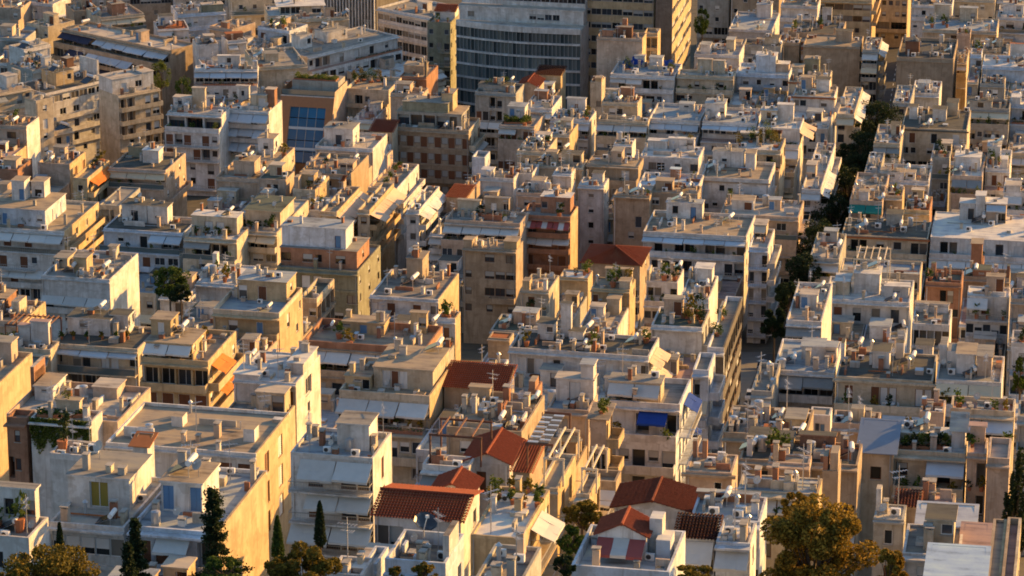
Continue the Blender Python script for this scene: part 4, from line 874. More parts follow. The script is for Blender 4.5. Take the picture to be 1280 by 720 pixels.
B('peach block with cream side parapet', 270, 327, 221, 181, 'P', 't', ['......', 'w.w.w'], ['.w.w.w.w', 'w.w.w'], [(292, 318, 201, 218, 4, 'P', ''), (322, 342, 173, 192, 4, 'W', ['.w.'], dict(side='w'))], 1.6, sw='C')
B('pink box with orange door', 323, 357, 223, 212, 'P', 'n', ['.pw.'], ['..'], (), .4, ph=.1, dd=-3)
B('low tan roofs with small hut', 374, 437, 215, 190, 'T', 't', ['.w.w.w'], (), [(425, 441, 204, 215, 3, 'P', 'ww')], 2.6)
B('golden house with sloping peach awning', 400, 421, 264, 232, 'C', 't', ['.w'], ['DDD|Ap B', 'w.w|B'], [(405, 422, 225, 238, 4, 'P', '.s', dict(roof='shed', rm='tile', rise=.5))], .8, sw='Y', ao=2.6, ad=1.3)
B('white box house with dark dome', 380, 402, 262, 246, 'W', 'g', ['...'], (), (), 1.6)
B('house of small golden rooms', 366, 394, 236, 218, 'C', 't', ['.w.'], (), [(376, 392, 218, 234, 3, 'Y', '.w'), (366, 373, 222, 238, 2, 'P', '')], 2.2, sw='Y')
B('golden terraces with big peach awning', 447, 462, 262, 228, 'C', 't', ['w'], ['DDDD|Ap B', 'w.w.w|B', 'w.w.w|B'], (), .5, sw='Y', ao=2.8, ad=1.3)
B('pink tower with white stepped terraces', 460, 496, 234, 203, 'P', 't', ['...', '...', '...'], ['d.d.d|B', 'd.d.d|B Aw:.3:.9', 'd.d.d|B'], [(460, 479, 194, 213, 10, 'P', '')], .8, sw='W', ph=.6)
B('old white terraces above street', 508, 524, 262, 232, 'W', 't', ['w', 'w'], ['d.d.d.d|Aw B', 'd.d.d.d|B', 'd.d.d.d|B'], (), .8, sw='W')
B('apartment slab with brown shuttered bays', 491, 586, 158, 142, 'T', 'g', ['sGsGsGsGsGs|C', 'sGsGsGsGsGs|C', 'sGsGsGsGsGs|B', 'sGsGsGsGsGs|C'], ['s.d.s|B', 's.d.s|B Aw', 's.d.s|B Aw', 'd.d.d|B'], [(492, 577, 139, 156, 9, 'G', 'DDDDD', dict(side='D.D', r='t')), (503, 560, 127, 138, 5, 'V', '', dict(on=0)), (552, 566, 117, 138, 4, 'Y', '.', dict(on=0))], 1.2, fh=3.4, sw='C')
B('low dark red roof by slab', 558, 582, 246, 232, 'T', 'o', [''], (), (), 0, roof='shed', rm='tile', rise=.25)
B('blue grey street corner wall', 590, 606, 196, 188, 'L', 'g', ['..'], (), (), 0, dd=-2)
B('pinkish columned block, hedged roof', 624, 668, 156, 139, 'P', 'g', ['sss.ss', '......'], (), (), .4, ph=.3)
B('grey roofs behind hedged block', 594, 645, 114, 102, 'G', 'd', ['..DD..'], (), [(598, 640, 106, 113, 3, 'G', '....')], 1)
B('ochre box with flat red roof', 669, 701, 93, 85, 'Y', 'o', ['...', '...'], (), (), 0, roof='shed', rm='tile', rise=.7)
B('small red gabled roof house', 647, 672, 108, 98, 'P', 'o', ['..'], (), (), 0, roof='gy', rise=1.2)
B('white awning sheds on planted roof', 655, 690, 134, 118, 'W', 'b', ['D.D|Aw'], (), [(668, 684, 114, 124, 3, 'O', '')], 1.2)
B('apartment house with roof garden trees', 432, 486, 110, 94, 'C', 't', ['.Dw..|B', '.....', '.w.w'], (), (), .3, ph=.8)
B('tan rooftop blocks with black flue', 500, 533, 95, 80, 'O', 't', ['..', '.w'], (), [(503, 530, 82, 92, 4, 'T', '....'), (544, 549, 78, 112, 1, 'K', '')], .6, sw='O', ph=.3)
B('pink wall below tan blocks', 488, 528, 116, 108, 'P', 't', ['....'], (), (), 1)
B('red tiled roof behind pink wall', 462, 490, 164, 148, 'C', 'o', ['.w'], (), (), 0, roof='shed', rm='tile', rise=1.2)
# --- centre
B('long cream house with pale shutters', 636, 811, 434, 410, 'W', 'd', ['.SdS.d..S..S.S.W', '.d.w.d..w..d.w'], ['w..|Ap:0:.8', 'd.d|B Ap:.3:1'], [(672, 692, 405, 424, 4, 'W', '.w'), (701, 714, 380, 412, 2, 'W', ''), (711, 729, 415, 424, 2, 'W', '')], 3.2, ph=.45)
B('white frame house with blue awning', 757, 850, 500, 468, 'W', 'g', ['..D.D|Ab:.45:.85', 'd.d.d|B', 'w.d.w|B'], ['d.d.d.d|R Ab:.3:.8', 'd.d.d.d|R Ab:.5:.7', 'd.d.d.d|R', 'd.d.d.d|R'], [(757, 826, 476, 499, 2.5, 'C', 'DDDD', dict(aw='w', out=1.8))], .6, ph=.6, sw='L')
B('pink house with grey shutters', 684, 736, 510, 489, 'P', 'b', ['.G..', '.d.d|R P', '.w.w'], ['w.w', 'd.d|B', 'w.w'], [(695, 742, 473, 501, 4, 'W', '.S.', dict(r='c')), (726, 743, 456, 474, 2.5, 'W', '', dict(on=0))], 1.2, ph=.3)
B('pink hut with slab roof', 738, 758, 522, 507, 'P', 't', ['...', '.d.', '.w.'], ['d.d|B', 'w.d|B', 'w.w'], (), 0, ph=0, roof='shed', rm='t', rise=.3, sw='Y')
B('tall brown chimney tower', 660, 671, 487, 482, 'O', 't', [''], (), [(661, 669, 478, 488, 2, 'O', '')], 0, ph=.1, dep=3)
B('cream apartment block, planted balconies', 424, 537, 487, 446, 'C', 't', ['d.ddsdsd.ww|R P', '.W..d.W|B', '.w.w.w'], ['....', '...', '...'], [(467, 541, 459, 484, 8, 'C', '.SsS...', dict(r='t')), (430, 462, 470, 486, 4, 'Y', '.wd')], 1.4, sw='Y', ph=.7)
B('ochre house with long brown parapet', 378, 532, 425, 397, 'T', 't', ['DDDDDDDD|Aw', '.w.w.w.w'], ['..'], [(513, 533, 391, 414, 4, 'Y', '.w'), (428, 480, 402, 416, 4, 'Y', 'w.v.w')], 1.2, pw='O', ph=.9, sw='Y')
B('white and golden gable beside ochre house', 547, 569, 397, 388, 'W', 'c', ['.p.|P', '.s.', '.w.'], ['...', '..'], (), .4, sw='Y')
B('steep dark red sloping roof', 555, 632, 483, 455, 'T', 'o', [''], (), (), 0, roof='shed', rm='tile', rise=1.4, dep=4.5)
B('brown roof heaped with clutter', 558, 652, 533, 487, 'T', 't', ['.w....'], (), [(585, 612, 484, 497, 3, 'T', '..')], 5)
B('small tan house with red roof', 610, 637, 422, 414, 'T', 'o', ['...', '..'], (), (), 0, ph=.1)
B('dark felt roof with air units', 613, 673, 412, 392, 'G', 'n', ['.w.w'], (), (), 2.5, ph=.2)
B('tan block with small dark windows', 579, 645, 309, 297, 'T', 't', ['..W.W', 'w.WWW', 'w.WWW|B:.5:1', 'w.w.w'], ['...', '...'], [(579, 590, 300, 312, 2, 'T', ''), (630, 646, 302, 312, 3, 'Y', '')], .8, ph=.2, fr='b')
B('white house under dark flat roof', 462, 548, 369, 336, 'W', 'm', ['S.s..s.w', '.w.w.w'], ['....', '...'], [(508, 528, 323, 351, 4, 'T', '')], 2.6, sw='Y', ph=.25)
B('pink house with pale canvas awnings', 556, 650, 274, 246, 'P', 'g', ['DD.DD.|Aw B', '.w...w', '.w.w.'], (), [(572, 600, 250, 260, 3, 'C', '..'), (606, 636, 247, 262, 3, 'T', '.d.w')], 2.8)
B('brick house with red and grey awnings', 651, 713, 268, 254, 'O', 'g', ['D.D|B Ar', 's.s|B Aw', 's.s|B', '..'], ['...', '...', '...'], [(676, 713, 246, 266, 4, 'O', 'w.d.', dict(r='w'))], .8, sw='Y', ph=.6)
B('slim pinkish white tower', 723, 755, 231, 221, 'W', 'w', ['.w.', '.w.', '.w.', '.w.'], ['w.', '.w', 'w.'], (), .8, ph=.3)
B('ochre brown blank walled block', 767, 812, 243, 232, 'T', 't', ['.....', '...d.', '..w..'], (), (), 1.2, ph=.2)
B('tan house with one wide window', 813, 872, 240, 230, 'T', 't', ['W....', '..w..'], (), (), 1.5, ph=.2)
B('house under red hipped tile roof', 728, 800, 328, 300, 'T', 'o', ['..w.'], (), (), 0, roof='hip', rise=1.6, dep=10)
B('large white block with long balconies', 804, 933, 289, 262, 'W', 't', ['.d.DD.DD.d|B Al', 'w.dd.SS.d.|R', 'W.d.d.W.', 'w.d.d.w'], ['w.d.w', 'w.d.w', 'w.d.w'], [(833, 878, 253, 272, 4, 'W', '.W..v.', dict(r='b'))], 2.2, ao=1.2, ad=.3)
B('street corner wing with stacked balconies', 936, 960, 309, 285, 'L', 'c', ['S.d|R', 'd.d|R', 'd.d|R', 'd.d|R', 'd.d|R', 'd.d|R'], ['d.d.d|B', 'd.d.d|B', 'd.d.d|B', 'd.d.d|B', 'd.d.d|B'], [(934, 958, 281, 296, 5, 'C', 'DD', dict(aw='p'))], .4, sw='W')
B('yellowish house with brown shutter', 651, 686, 362, 342, 'C', 't', ['.s..', '.w.'], (), [(653, 662, 352, 364, 2, 'Y', '.')], .8, ph=.25)
B('yellow stair tower with pale roof', 699, 735, 346, 336, 'Y', 'w', ['...', '.w.', 's..'], ['..', '.w'], (), .3, ph=.2)
B('pale yellow house with pink shutters', 739, 787, 360, 346, 'Y', 't', ['s..s.', 's..w.'], ['.w'], [(757, 790, 336, 350, 5, 'C', '..'), (774, 788, 352, 362, 2, 'C', '.')], .8, ph=.2)
B('white house with blue glass strip', 808, 847, 351, 334, 'W', 'c', ['WW.w', 'w..w'], (), [(792, 806, 338, 352, 3, 'C', '.')], 2.4, ph=.25)
B('white rooms on sloping bright roof', 850, 886, 372, 343, 'W', 'w', ['.w.', 'w.w'], ['..', 'w.'], [(869, 890, 336, 356, 3, 'W', '.'), (848, 864, 338, 352, 2, 'C', '..')], 2)
B('grey green roof on street corner', 814, 878, 406, 383, 'W', 'n', ['.....', '.w.w.'], ['D.D.D|B', 'D.D.D|B', 'D.D.D|B', 'D.D.D|B'], (), .8, ph=.35, sw='G')  # street side greyed to put canyon shade into the plaster
B('corner terrace with plants above street', 884, 905, 434, 370, 'L', 'g', ['DD', 'w.', 'w.', 'ww'], ['DDDDDDDD', 'qqqqqqqq', 'qqqqqqqq', 'qqqqqqqq', 'qqqqqqqq'], [(886, 902, 388, 402, 4, 'C', 'DD', dict(aw='y'))], .8, ph=.6, sw='K', w2=1, dd=8)  # near-black street side paints the canyon's shade into the wall
B('bluish corner with small canopy', 866, 886, 462, 440, 'L', 'g', ['D.', 'd.', 'w.'], ['d.d|B', 'd.d|B', 'd.d|B', 'd.d|B'], (), .3)
# --- middle distance, north of centre
B('white house with orange door', 688, 737, 148, 136, 'W', 'b', ['.D.D|Al', 'w.w.'], ['.w'], [(709, 732, 123, 142, 4, 'W', '.p.')], 1.8)
B('ochre stair tower with lit side', 738, 752, 102, 96, 'C', 't', ['..', '.w'], (), [(744, 752, 98, 108, 2, 'Y', '')], .6, dep=5)
B('house with rusty rails and windows', 752, 797, 127, 118, 'C', 'c', ['.WW..'], ['..'], [(757, 773, 112, 122, 3, 'C', ''), (776, 792, 110, 122, 3, 'O', '')], 2)
B('cream house with wide pale awnings', 747, 810, 149, 140, 'C', 't', ['DDDDD|Aw B', '.d.d.|B', 'w.w.w'], (), (), 1)
B('white house with blue roof and awning', 811, 875, 148, 128, 'W', 'b', ['D.D.WW|Al:0:.98 B', '.w.w.w', 'w.w.w'], (), [(849, 867, 130, 140, 2, 'W', 'w')], 1.2)
B('house with long row of windows', 878, 946, 151, 133, 'W', 'b', ['wwwwwwwww|Al', '.w.w.w'], (), [(877, 906, 129, 147, 4, 'W', '...w')], 2, ao=.9, ad=.25)
B('white terrace with peach side awning', 947, 1000, 159, 145, 'W', 'w', ['..W...', '.d.W.'], ['D.D|Ap', 'd.d'], [(946, 971, 138, 153, 3, 'C', '.WW'), (972, 992, 131, 152, 3, 'W', '')], 1, ao=2.6, ad=1.2)
B('cream box house with sunlit side', 685, 712, 168, 153, 'C', 'b', ['.W.', '..'], ['...', 's.s'], (), 1.6, sw='Y', ph=.2)
B('white hut with two square windows', 767, 790, 180, 172, 'W', 't', ['w.w', '...'], ['..'], (), 1, sw='W', ph=.15)
B('long white house with blue terrace', 800, 873, 195, 180, 'W', 'w', ['.WW.w.W', '..w.d.'], (), [(836, 868, 173, 186, 4, 'W', '..w'), (810, 834, 176, 186, 2, 'W', '')], 1.4, ph=.4)
B('white parapet with blue deck', 797, 872, 231, 212, 'W', 's', ['.......', '.w.w.'], (), [(838, 850, 212, 224, 1.5, 'O', '')], 1)
B('tan house under brown flat roof', 733, 798, 205, 194, 'T', 't', ['.d..S.', '.w.w..'], (), (), 1.4, ph=.15)
B('white stub house with flat roof', 691, 714, 217, 209, 'W', 'b', ['...', '..'], (), (), .6, ph=.15)
B('pale wall house with cloth canopy', 640, 665, 216, 204, 'W', 'c', ['..W', '.w'], (), (), 1.8)
B('long brown slab roof house', 666, 727, 207, 196, 'C', 't', ['......', '.w.w.'], ['.'], (), 1.6, ph=.15, edge='T')
B('teal roof house with chimneys', 646, 683, 188, 170, 'C', 'g', ['.w..', 'w.w'], (), (), 3.2)
B('white house with wide sunny roof', 876, 961, 221, 199, 'W', 't', ['S.ww.SS.', '.w.d.w.'], ['..s.', '.w.'], [(891, 930, 189, 208, 5, 'W', '.w..', dict(r='g')), (932, 944, 192, 212, 3, 'W', '')], 1.4, ph=.6, edge='T')
B('pink house with white roof rail', 900, 998, 267, 246, 'P', 'c', ['..W..W.', '.w.d.w.'], ['w.d.w|R', 'w.d.w|R', 'w.d.w|R', 'w.d.w|R'], (), 1.2, ph=.5)
B('terrace house hidden by climbing plants', 920, 976, 186, 170, 'C', 'w', ['D.D.D.', '.w.w.'], ['D.D'], [(950, 976, 166, 176, 3, 'C', 'DD', dict(rm='tile', roof='shed', rise=.4)), (921, 948, 166, 176, 3, 'C', 'DD', dict(r='w'))], .6)
B('white sheet roofs over pink boxes', 600, 642, 221, 209, 'W', 'c', ['.....', '.w.d.'], (), [(597, 616, 212, 222, 2, 'W', '', dict(r='w'))], 2.4)
B('tan roof hut beside white sheets', 645, 690, 240, 228, 'P', 't', ['.w..W', '..'], (), [(664, 680, 226, 238, 3, 'W', '')], 2.4)
# --- far side of the centre
B('white house hung with blue tarps', 763, 843, 92, 76, 'W', 'b', ['.D..DD..', '..w..w.'], (), [(793, 806, 70, 82, 2, 'W', ''), (812, 828, 72, 84, 3, 'W', '.')], 2.6)
B('pale cream parapet house', 846, 917, 93, 79, 'C', 'c', ['..w..w.', '.w.w.w'], (), [(872, 890, 74, 90, 3, 'C', ''), (892, 906, 76, 90, 3, 'C', '')], 1)
B('bright blue white painted house', 920, 986, 91, 78, 'L', 'w', ['.W.w.w.W', '.w..d..'], (), [(945, 970, 70, 90, 4, 'L', ''), (962, 986, 80, 90, 3, 'P', '')], .4, pw='L')
B('olive house with rusty roof edge', 986, 1035, 101, 86, 'C', 't', ['......', '..W.w.'], ['.w.w', 'd.d|B'], [(990, 1004, 84, 98, 3, 'C', '.d'), (1006, 1024, 74, 92, 3, 'V', '.w')], 2, edge='o', ph=.2)
B('white house with three dark windows', 991, 1043, 119, 106, 'W', 't', ['WW..W.', 'w.w..w'], ['d.d|B', 'd.d|B'], (), 1, edge='o', ph=.2)
B('huge blank tan wall with balconies', 1004, 1075, 56, 42, 'T', 't', ['.......', '......', '......', '......'], ['d.d.d.d.d|B', 'd.d.d.d.d|B', 'd.d.d.d.d|B', 'd.d.d.d.d|B', 'd.d.d.d.d|B'], (), .8, ph=.3)
B('narrow golden block beside blank wall', 980, 999, 53, 46, 'T', 't', ['..', '..'], ['..'], (), 1.4, sw='Y')
B('grey roofed block with white stair', 911, 965, 36, 14, 'W', 'b', ['......', '.w.d.w'], ['...', 'w.w'], [(946, 964, 6, 22, 4, 'W', '')], 1, ph=.4)
B('plain white wall on skyline', 976, 1022, 6, -4, 'W', 't', ['...w.', '.w.'], (), (), 1)
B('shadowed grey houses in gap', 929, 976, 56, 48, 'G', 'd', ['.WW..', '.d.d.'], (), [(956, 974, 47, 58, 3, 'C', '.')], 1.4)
B('blue grey terrace with white boxes', 868, 924, 67, 53, 'W', 'b', ['......', '.w.w.'], (), [(876, 888, 56, 68, 3, 'W', ''), (908, 918, 50, 64, 3, 'C', '')], 1.4)
B('brown roof full of pipes', 986, 1052, 40, 24, 'T', 'd', ['.......', '.w.w.'], (), [(1028, 1040, 10, 26, 3, 'W', '.w')], 3)
B('ochre office with dark bands', 1020, 1090, -2, -20, 'Y', 't', ['qqqqqq', 'qqqqqq', 'w.w.w.'], ['d.d.d|B', 'd.d.d|B'], (), .6)
# --- right of the street
B('blank tan block with terrace clutter', 1121, 1192, 71, 46, 'T', 'd', ['.......', '......', '......'], ['w.w.w', 'w.w.w', 'w.w.w'], [(1132, 1149, 52, 68, 3, 'B', '..')], 2.4, ph=.7)
B('tall pink rear block', 1196, 1213, 42, 36, 'P', 't', ['..', '..', '..'], ['w.', 'w.'], (), .6, dep=6)
B('cream block with white roof boxes', 1153, 1246, 36, 20, 'C', 'b', ['...W...W', 'w.w.w.w'], (), [(1200, 1222, 10, 27, 4, 'C', '.w'), (1168, 1188, 6, 20, 4, 'C', '')], 1.4)
B('white modern house with dark windows', 1247, 1300, 21, 6, 'W', 'c', ['.W.WW', '.....|B', '.w.w'], (), [(1254, 1280, 6, 18, 4, 'W', '.w')], 1.4)
B('dark roof with row of vents', 1212, 1261, 66, 50, 'T', 'd', ['.....', '....'], (), [(1218, 1226, 49, 58, 1, 'C', ''), (1232, 1240, 49, 58, 1, 'C', ''), (1246, 1254, 49, 58, 1, 'C', '')], 2)
B('bluish white house, two stacked windows', 1213, 1227, 68, 60, 'L', 'c', ['.w', '.w', '.'], (), (), .3, dd=-14)
B('long white wall with red roof box', 1228, 1300, 82, 68, 'L', 'w', ['......', '.....', '....'], (), [(1263, 1284, 55, 72, 4, 'W', '', dict(r='o'))], 1.6)
B('grey sheet roof terrace', 1140, 1174, 116, 100, 'W', 'b', ['....', '.w.'], (), [(1148, 1162, 104, 114, 3, 'W', '')], 2)
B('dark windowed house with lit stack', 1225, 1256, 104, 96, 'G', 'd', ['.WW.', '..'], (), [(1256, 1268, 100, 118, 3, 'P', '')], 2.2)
B('cream house with white roof cabins', 1127, 1209, 159, 134, 'C', 'd', ['.s..d..S.', '.w.w.w.w'], (), [(1137, 1147, 134, 149, 2.5, 'W', ''), (1166, 1183, 137, 151, 3, 'W', ''), (1184, 1198, 128, 144, 3, 'C', '')], 1, edge='d', ph=.25)
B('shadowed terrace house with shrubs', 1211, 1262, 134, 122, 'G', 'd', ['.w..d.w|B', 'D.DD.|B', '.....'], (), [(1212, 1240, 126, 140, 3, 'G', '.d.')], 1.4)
B('white stepped house at edge', 1264, 1300, 130, 116, 'L', 'w', ['.d.', '.d.|B', '.w.'], (), [(1264, 1276, 122, 136, 3, 'W', '.')], 1.4)
B('peach fronted house with white roof', 1190, 1228, 219, 192, 'P', 'w', ['.W..', '.w..'], (), [(1194, 1226, 196, 212, 4, 'W', '')], 1.4)
B('tall white rooftop blocks', 1232, 1262, 210, 186, 'W', 'w', ['.s.s', '.w.w'], (), [(1232, 1251, 183, 203, 4, 'W', ''), (1252, 1260, 200, 214, 3, 'W', '')], .8)
B('narrow grey recess with windows', 1166, 1187, 196, 188, 'G', 'g', ['.w', '.W', 'w.'], (), (), .6)
B('white cabin roofs beside street', 1100, 1161, 224, 204, 'W', 't', ['..w..w', '.w.w'], (), [(1100, 1130, 215, 232, 3, 'W', '.w.'), (1132, 1144, 216, 228, 2, 'W', 'w')], 2.6)
B('cream house with golden side wall', 1106, 1128, 244, 232, 'C', 'g', ['...', '.w.'], ['..'], (), 1.6, sw='Y')
B('low golden walled yard house', 1131, 1162, 262, 244, 'Y', 'o', ['....', '.w.'], (), (), 2, sw='O')
B('house with broad white roof', 1163, 1302, 296, 264, 'W', 'w', ['.DD.SS.D.SS.|B', '.W.d.d.W.d.'], (), [(1200, 1219, 254, 275, 3, 'W', '.d'), (1220, 1232, 245, 276, 3, 'W', ''), (1233, 1258, 255, 278, 4, 'P', '.D', dict(aw='l'))], 1.4, ph=.15)
B('pale house with white pediment', 1254, 1302, 240, 222, 'W', 'c', ['.w.w', '.d.'], (), [(1258, 1276, 232, 246, 3, 'W', '.')], 2)
B('dark roofed house with rusted cornice', 1052, 1160, 293, 272, 'C', 'd', ['.DD.W.W.dd|B P:.05:.4', 'qqqqqqqq', '.w.w.w.w'], (), [(1108, 1128, 268, 282, 3, 'G', '.')], 3.2, edge='o', ph=.15)
B('white house with canopy frame roof', 1030, 1137, 373, 345, 'W', 'w', ['.s.d.W.d.', '.s.w.W.d|B', 'w.d.d.w'], (), [(1068, 1100, 342, 366, 4, 'W', ''), (1044, 1062, 352, 368, 4, 'C', ''), (1106, 1136, 358, 372, 2, 'W', '.q.')], 1.4, ph=.4)
B('grey terrace behind canopy frame', 1050, 1150, 338, 322, 'C', 'b', ['.w.w.w.w'], (), [(1130, 1148, 352, 356, 1, 'C', '')], .8)
B('orange house with tall chimney', 1157, 1202, 352, 336, 'O', 'n', ['..dd.', '.w.'], ['..'], [(1164, 1170, 330, 346, 1, 'O', '')], 1, ph=.5)
B('stout orange chimney block', 1213, 1229, 330, 322, 'O', 't', ['..'], (), [(1213, 1228, 305, 336, 3, 'O', '')], 0, dep=5)
B('dark flat roof behind orange house', 1205, 1262, 345, 334, 'T', 'n', ['..v..', '.w.'], (), [(1216, 1238, 338, 349, 3, 'O', '.w.'), (1266, 1274, 334, 356, 1, 'B', '')], 1.6)
B('white upper house with brown window', 1209, 1262, 369, 357, 'W', 'w', ['..s...', 'qqqqq|B', '.wsw..|P'], (), (), 1, ph=.12)
B('pink and white edge house', 1264, 1302, 373, 360, 'P', 'w', ['...', 'qq|B', '.w'], (), (), .8)
B('brown terrace with small arches', 1140, 1187, 404, 384, 'W', 't', ['DDDDD|C', '.w.w.'], (), [(1143, 1186, 379, 388, 1, 'W', 'wwww')], .8, ph=.3)
B('cream block with black felt roof', 1045, 1166, 470, 437, 'C', 'd', ['.s..sSS..SS|B', '.DD.DD.DD|An:0:.5 Al:.5:1', '.w.w.w'], (), [(1091, 1112, 440, 460, 3, 'W', '...'), (1120, 1130, 430, 448, 2, 'W', ''), (1045, 1056, 430, 452, 2, 'W', '')], 2.2, ph=.25, edge='C')
B('white roof rooms above planted terrace', 1170, 1252, 474, 441, 'W', 'g', ['DDDDDD|Ay', 'DD.DD.|B P', '.w.w.'], (), [(1196, 1219, 443, 467, 4, 'W', '...', dict(r='t')), (1171, 1184, 432, 456, 3, 'W', ''), (1184, 1196, 440, 462, 3, 'W', ''), (1222, 1240, 446, 470, 4, 'P', '..')], 1.4, ph=.2)
B('blue grey roofed terrace house', 966, 1043, 462, 423, 'W', 'b', ['DDDD|Ag B', '......', '.w.w.'], ['..'], [(1002, 1030, 433, 449, 3, 'W', '....'), (1030, 1046, 434, 450, 2, 'W', 'w')], 1.2, ph=.3)
B('small white hut with grey door', 1012, 1038, 518, 508, 'W', 't', ['.wv.', '...'], (), (), .4, ph=.1)
B('low peach walled roofs', 1040, 1098, 528, 512, 'P', 'g', ['......', '.w.w'], (), [(1064, 1080, 512, 526, 3, 'C', '.')], 2)
B('tan roofs with pipes above street', 904, 1008, 540, 506, 'T', 'g', ['.......', '.w.w.w'], (), [(954, 962, 510, 528, 1, 'P', ''), (982, 1006, 524, 536, 3, 'Y', '')], 3.6)
B('orange striped roof hut', 1150, 1180, 514, 498, 'P', 's', ['....'], ['..'], [(1150, 1158, 500, 512, 1, 'O', '')], .6)
B('cream terrace house with blue canopies', 1188, 1268, 510, 494, 'C', 'k', ['.D.DD.|Al B', '.w.d.w'], (), (), 1.2)
B('white house above dark loggias', 1264, 1302, 428, 412, 'W', 'c', ['.w.w', 'DD|B', '.w'], (), [(1252, 1262, 432, 448, 2, 'O', '')], 1.2)
B('grey edge house with railings', 1272, 1310, 520, 500, 'G', 'g', ['..w', '.d|R', '.w'], (), (), 1)
# --- the big buildings along the top
B('ochre office with long dark window bands', 726, 818, -32, 0, 'Y', 't', ['QQQQQQQ', 'qqqqqqq', 'qqqqqqq', 'qqqqqqq', 'qqqqqqq', 'qqqqqqq', 'qqqqqqq', 'qqqqqqq'], (), (), 0, dd=-108, fh=3.3, dep=16, fr='g')
B('sunlit ochre wing with slanting window bands', 820, 841, -18, 0, 'K', 't', [''], ['qqqqqqq', 'qqqqqqq', 'qqqqqqq', 'qqqqqqq', 'qqqqqqq', 'qqqqqqq', 'qqqqqqq'], (), 0, dd=-108, fh=3.6, dep=34, sw='Y', fr='g')  # dark front plaster stands in for shade beside the ochre sunlit side
B('beige blank block with ruined top', 746, 803, 46, 38, 'P', 'm', ['.....', '.....'], (), [(753, 766, 38, 48, 1, 'O', ''), (770, 790, 34, 47, 1.5, 'B', ''), (778, 784, 24, 40, 1, 'O', '')], 2, sw='Y', dep=6, dd=-48)
B('golden pillared stub beside beige block', 805, 822, 41, 35, 'Y', 't', ['DD'], (), (), .5, dep=5, dd=-44)
B('grey glass office with white bands', 472, 541, 9, 0, 'W', 'g', ['qqqqqqqqq|C', 'qqqqqqqqq|C', 'QQQQQQQQQ', 'QQQQQQQQQ', 'QQQQQQQQQ', 'QQQQQQQQQ'], (), (), .5, rot=39, dep=14, fh=3.3, fr='g')
B('tower with tall grey vertical fins', 404, 470, -40, 0, 'K', 'g', ['qqqqqqqqqq'] * 6, (), (), 0, rot=20, dep=16, fr='g', fins=17)
B('greenish old house with narrow balconies', 534, 563, 27, 18, 'V', 'c', ['w.w', 'w.d|R:.5:1', 'w.d|R:.5:1', 'w.d|R:.5:1', 'w.d|R:.5:1'], (), [(543, 574, 14, 24, 4, 'W', 'w..', dict(roof='shed', rm='tile', rise=1.0))], .4, fh=3.4, dep=9, dd=-22)
CURV = B('curved office of glass bands', 566, 725, 29, 0, 'W', 'c', [], (), (), 0, dep=20, custom=1, dd=-30)
BRON = B('bronze building with sloping blue glass', 351, 418, 116, 96, 'P', 'g', [], (), (), 0, custom=2)
# --- stepped edge along the right bank of the street
B('stepped street edge with grey awnings', 983, 1027, 400, 352, 'W', 'c', ['DD.|Ag', 'w.w'], (), (), 1.6)
B('lower street edge under pale awnings', 1012, 1049, 322, 290, 'G', 'c', ['DD.|Aw', 'w.w'], (), (), 1.6)
B('narrow street edge with teal netting', 1062, 1103, 250, 215, 'P', 't', ['.D.|An', 'w.w'], (), [(1074, 1086, 240, 252, 2, 'W', '')], 2.4)
B('tin roofed street edge beside cabins', 1080, 1099, 216, 190, 'G', 'b', ['D.|Aw', 'w.'], (), (), 1.2)
B('thin terrace edge under grey sheets', 1092, 1125, 178, 140, 'C', 'b', ['D..|Ag', '.w.'], (), (), 1.4)
B('low sheds at head of street', 1116, 1138, 128, 106, 'G', 'b', ['.w.'], (), (), 1.6)
B('long grey street edge with awnings', 939, 965, 488, 404, 'G', 'g', ['D|Aw', 'w'], (), (), 1.2, dd=16)
# --- farthest rows
B('distant tan block with dark strip windows', 136, 214, -6, -20, 'T', 't', ['qqqqqq', 'w.w.w.'], (), (), 1.4, rot=-10)
B('distant pale block beside autumn tree', 30, 66, 2, -12, 'W', 'b', ['.w.w', 'w.w.'], (), (), 2, rot=20)
B('distant low roofs behind tan penthouses', 68, 132, -4, -18, 'G', 'g', ['.w.w.w', 'w.w.w.'], (), (), 2.4, rot=-10)
B('distant white block above mint wall', 218, 284, -4, -20, 'W', 'g', ['.w.w.w', 'w.w.w.'], (), (), 2.4, rot=-10)
B('distant cream block over round villa', 288, 340, 0, -16, 'C', 't', ['.w.w.w', 'w.w.w.'], (), (), 2.4, rot=-10)
B('distant white roofs before finned tower', 344, 400, -6, -20, 'W', 'b', ['.w.d.w', 'w.w.w.'], (), (), 2.4, rot=-10)
B('distant grey block behind hoarding', 872, 912, -14, -30, 'G', 'g', ['.w.w', 'w.w.'], (), (), 1.6)
B('distant white block at head of street', 1140, 1190, 6, -10, 'W', 'c', ['.w.w.', 'w.w.w'], (), (), 2.4)
B('distant cream block right of street head', 1192, 1244, -2, -18, 'C', 't', ['.w.w.', 'w.w.w'], (), (), 2.4)
B('distant white corner block at top', 1246, 1310, -6, -22, 'W', 'c', ['.w.w.', 'w.w.w'], (), (), 2.4)
B('distant ochre block closing the street', 1094, 1136, -22, -36, 'Y', 't', ['wwwww', 'wwwww'], (), (), 1.6)
B('distant tan block behind grey stair', 914, 974, -10, -26, 'T', 't', ['.w.w.', 'w.w.w'], (), (), 2.4)
B('autumn shaded wall under corner trees', -30, 26, 8, -8, 'P', 't', ['.w.w', 'w.w.'], (), (), 1.4, rot=10)
B('stacked balcony block at street mouth', 1078, 1098, 62, 46, 'G', 'c', ['DD|B Aw', 'DD|B Ay', 'DD|B', 'DD|B', 'DD|B'], ['d.d.d|B Aw', 'd.d.d|B', 'd.d.d|B', 'd.d.d|B'], (), 1.4)
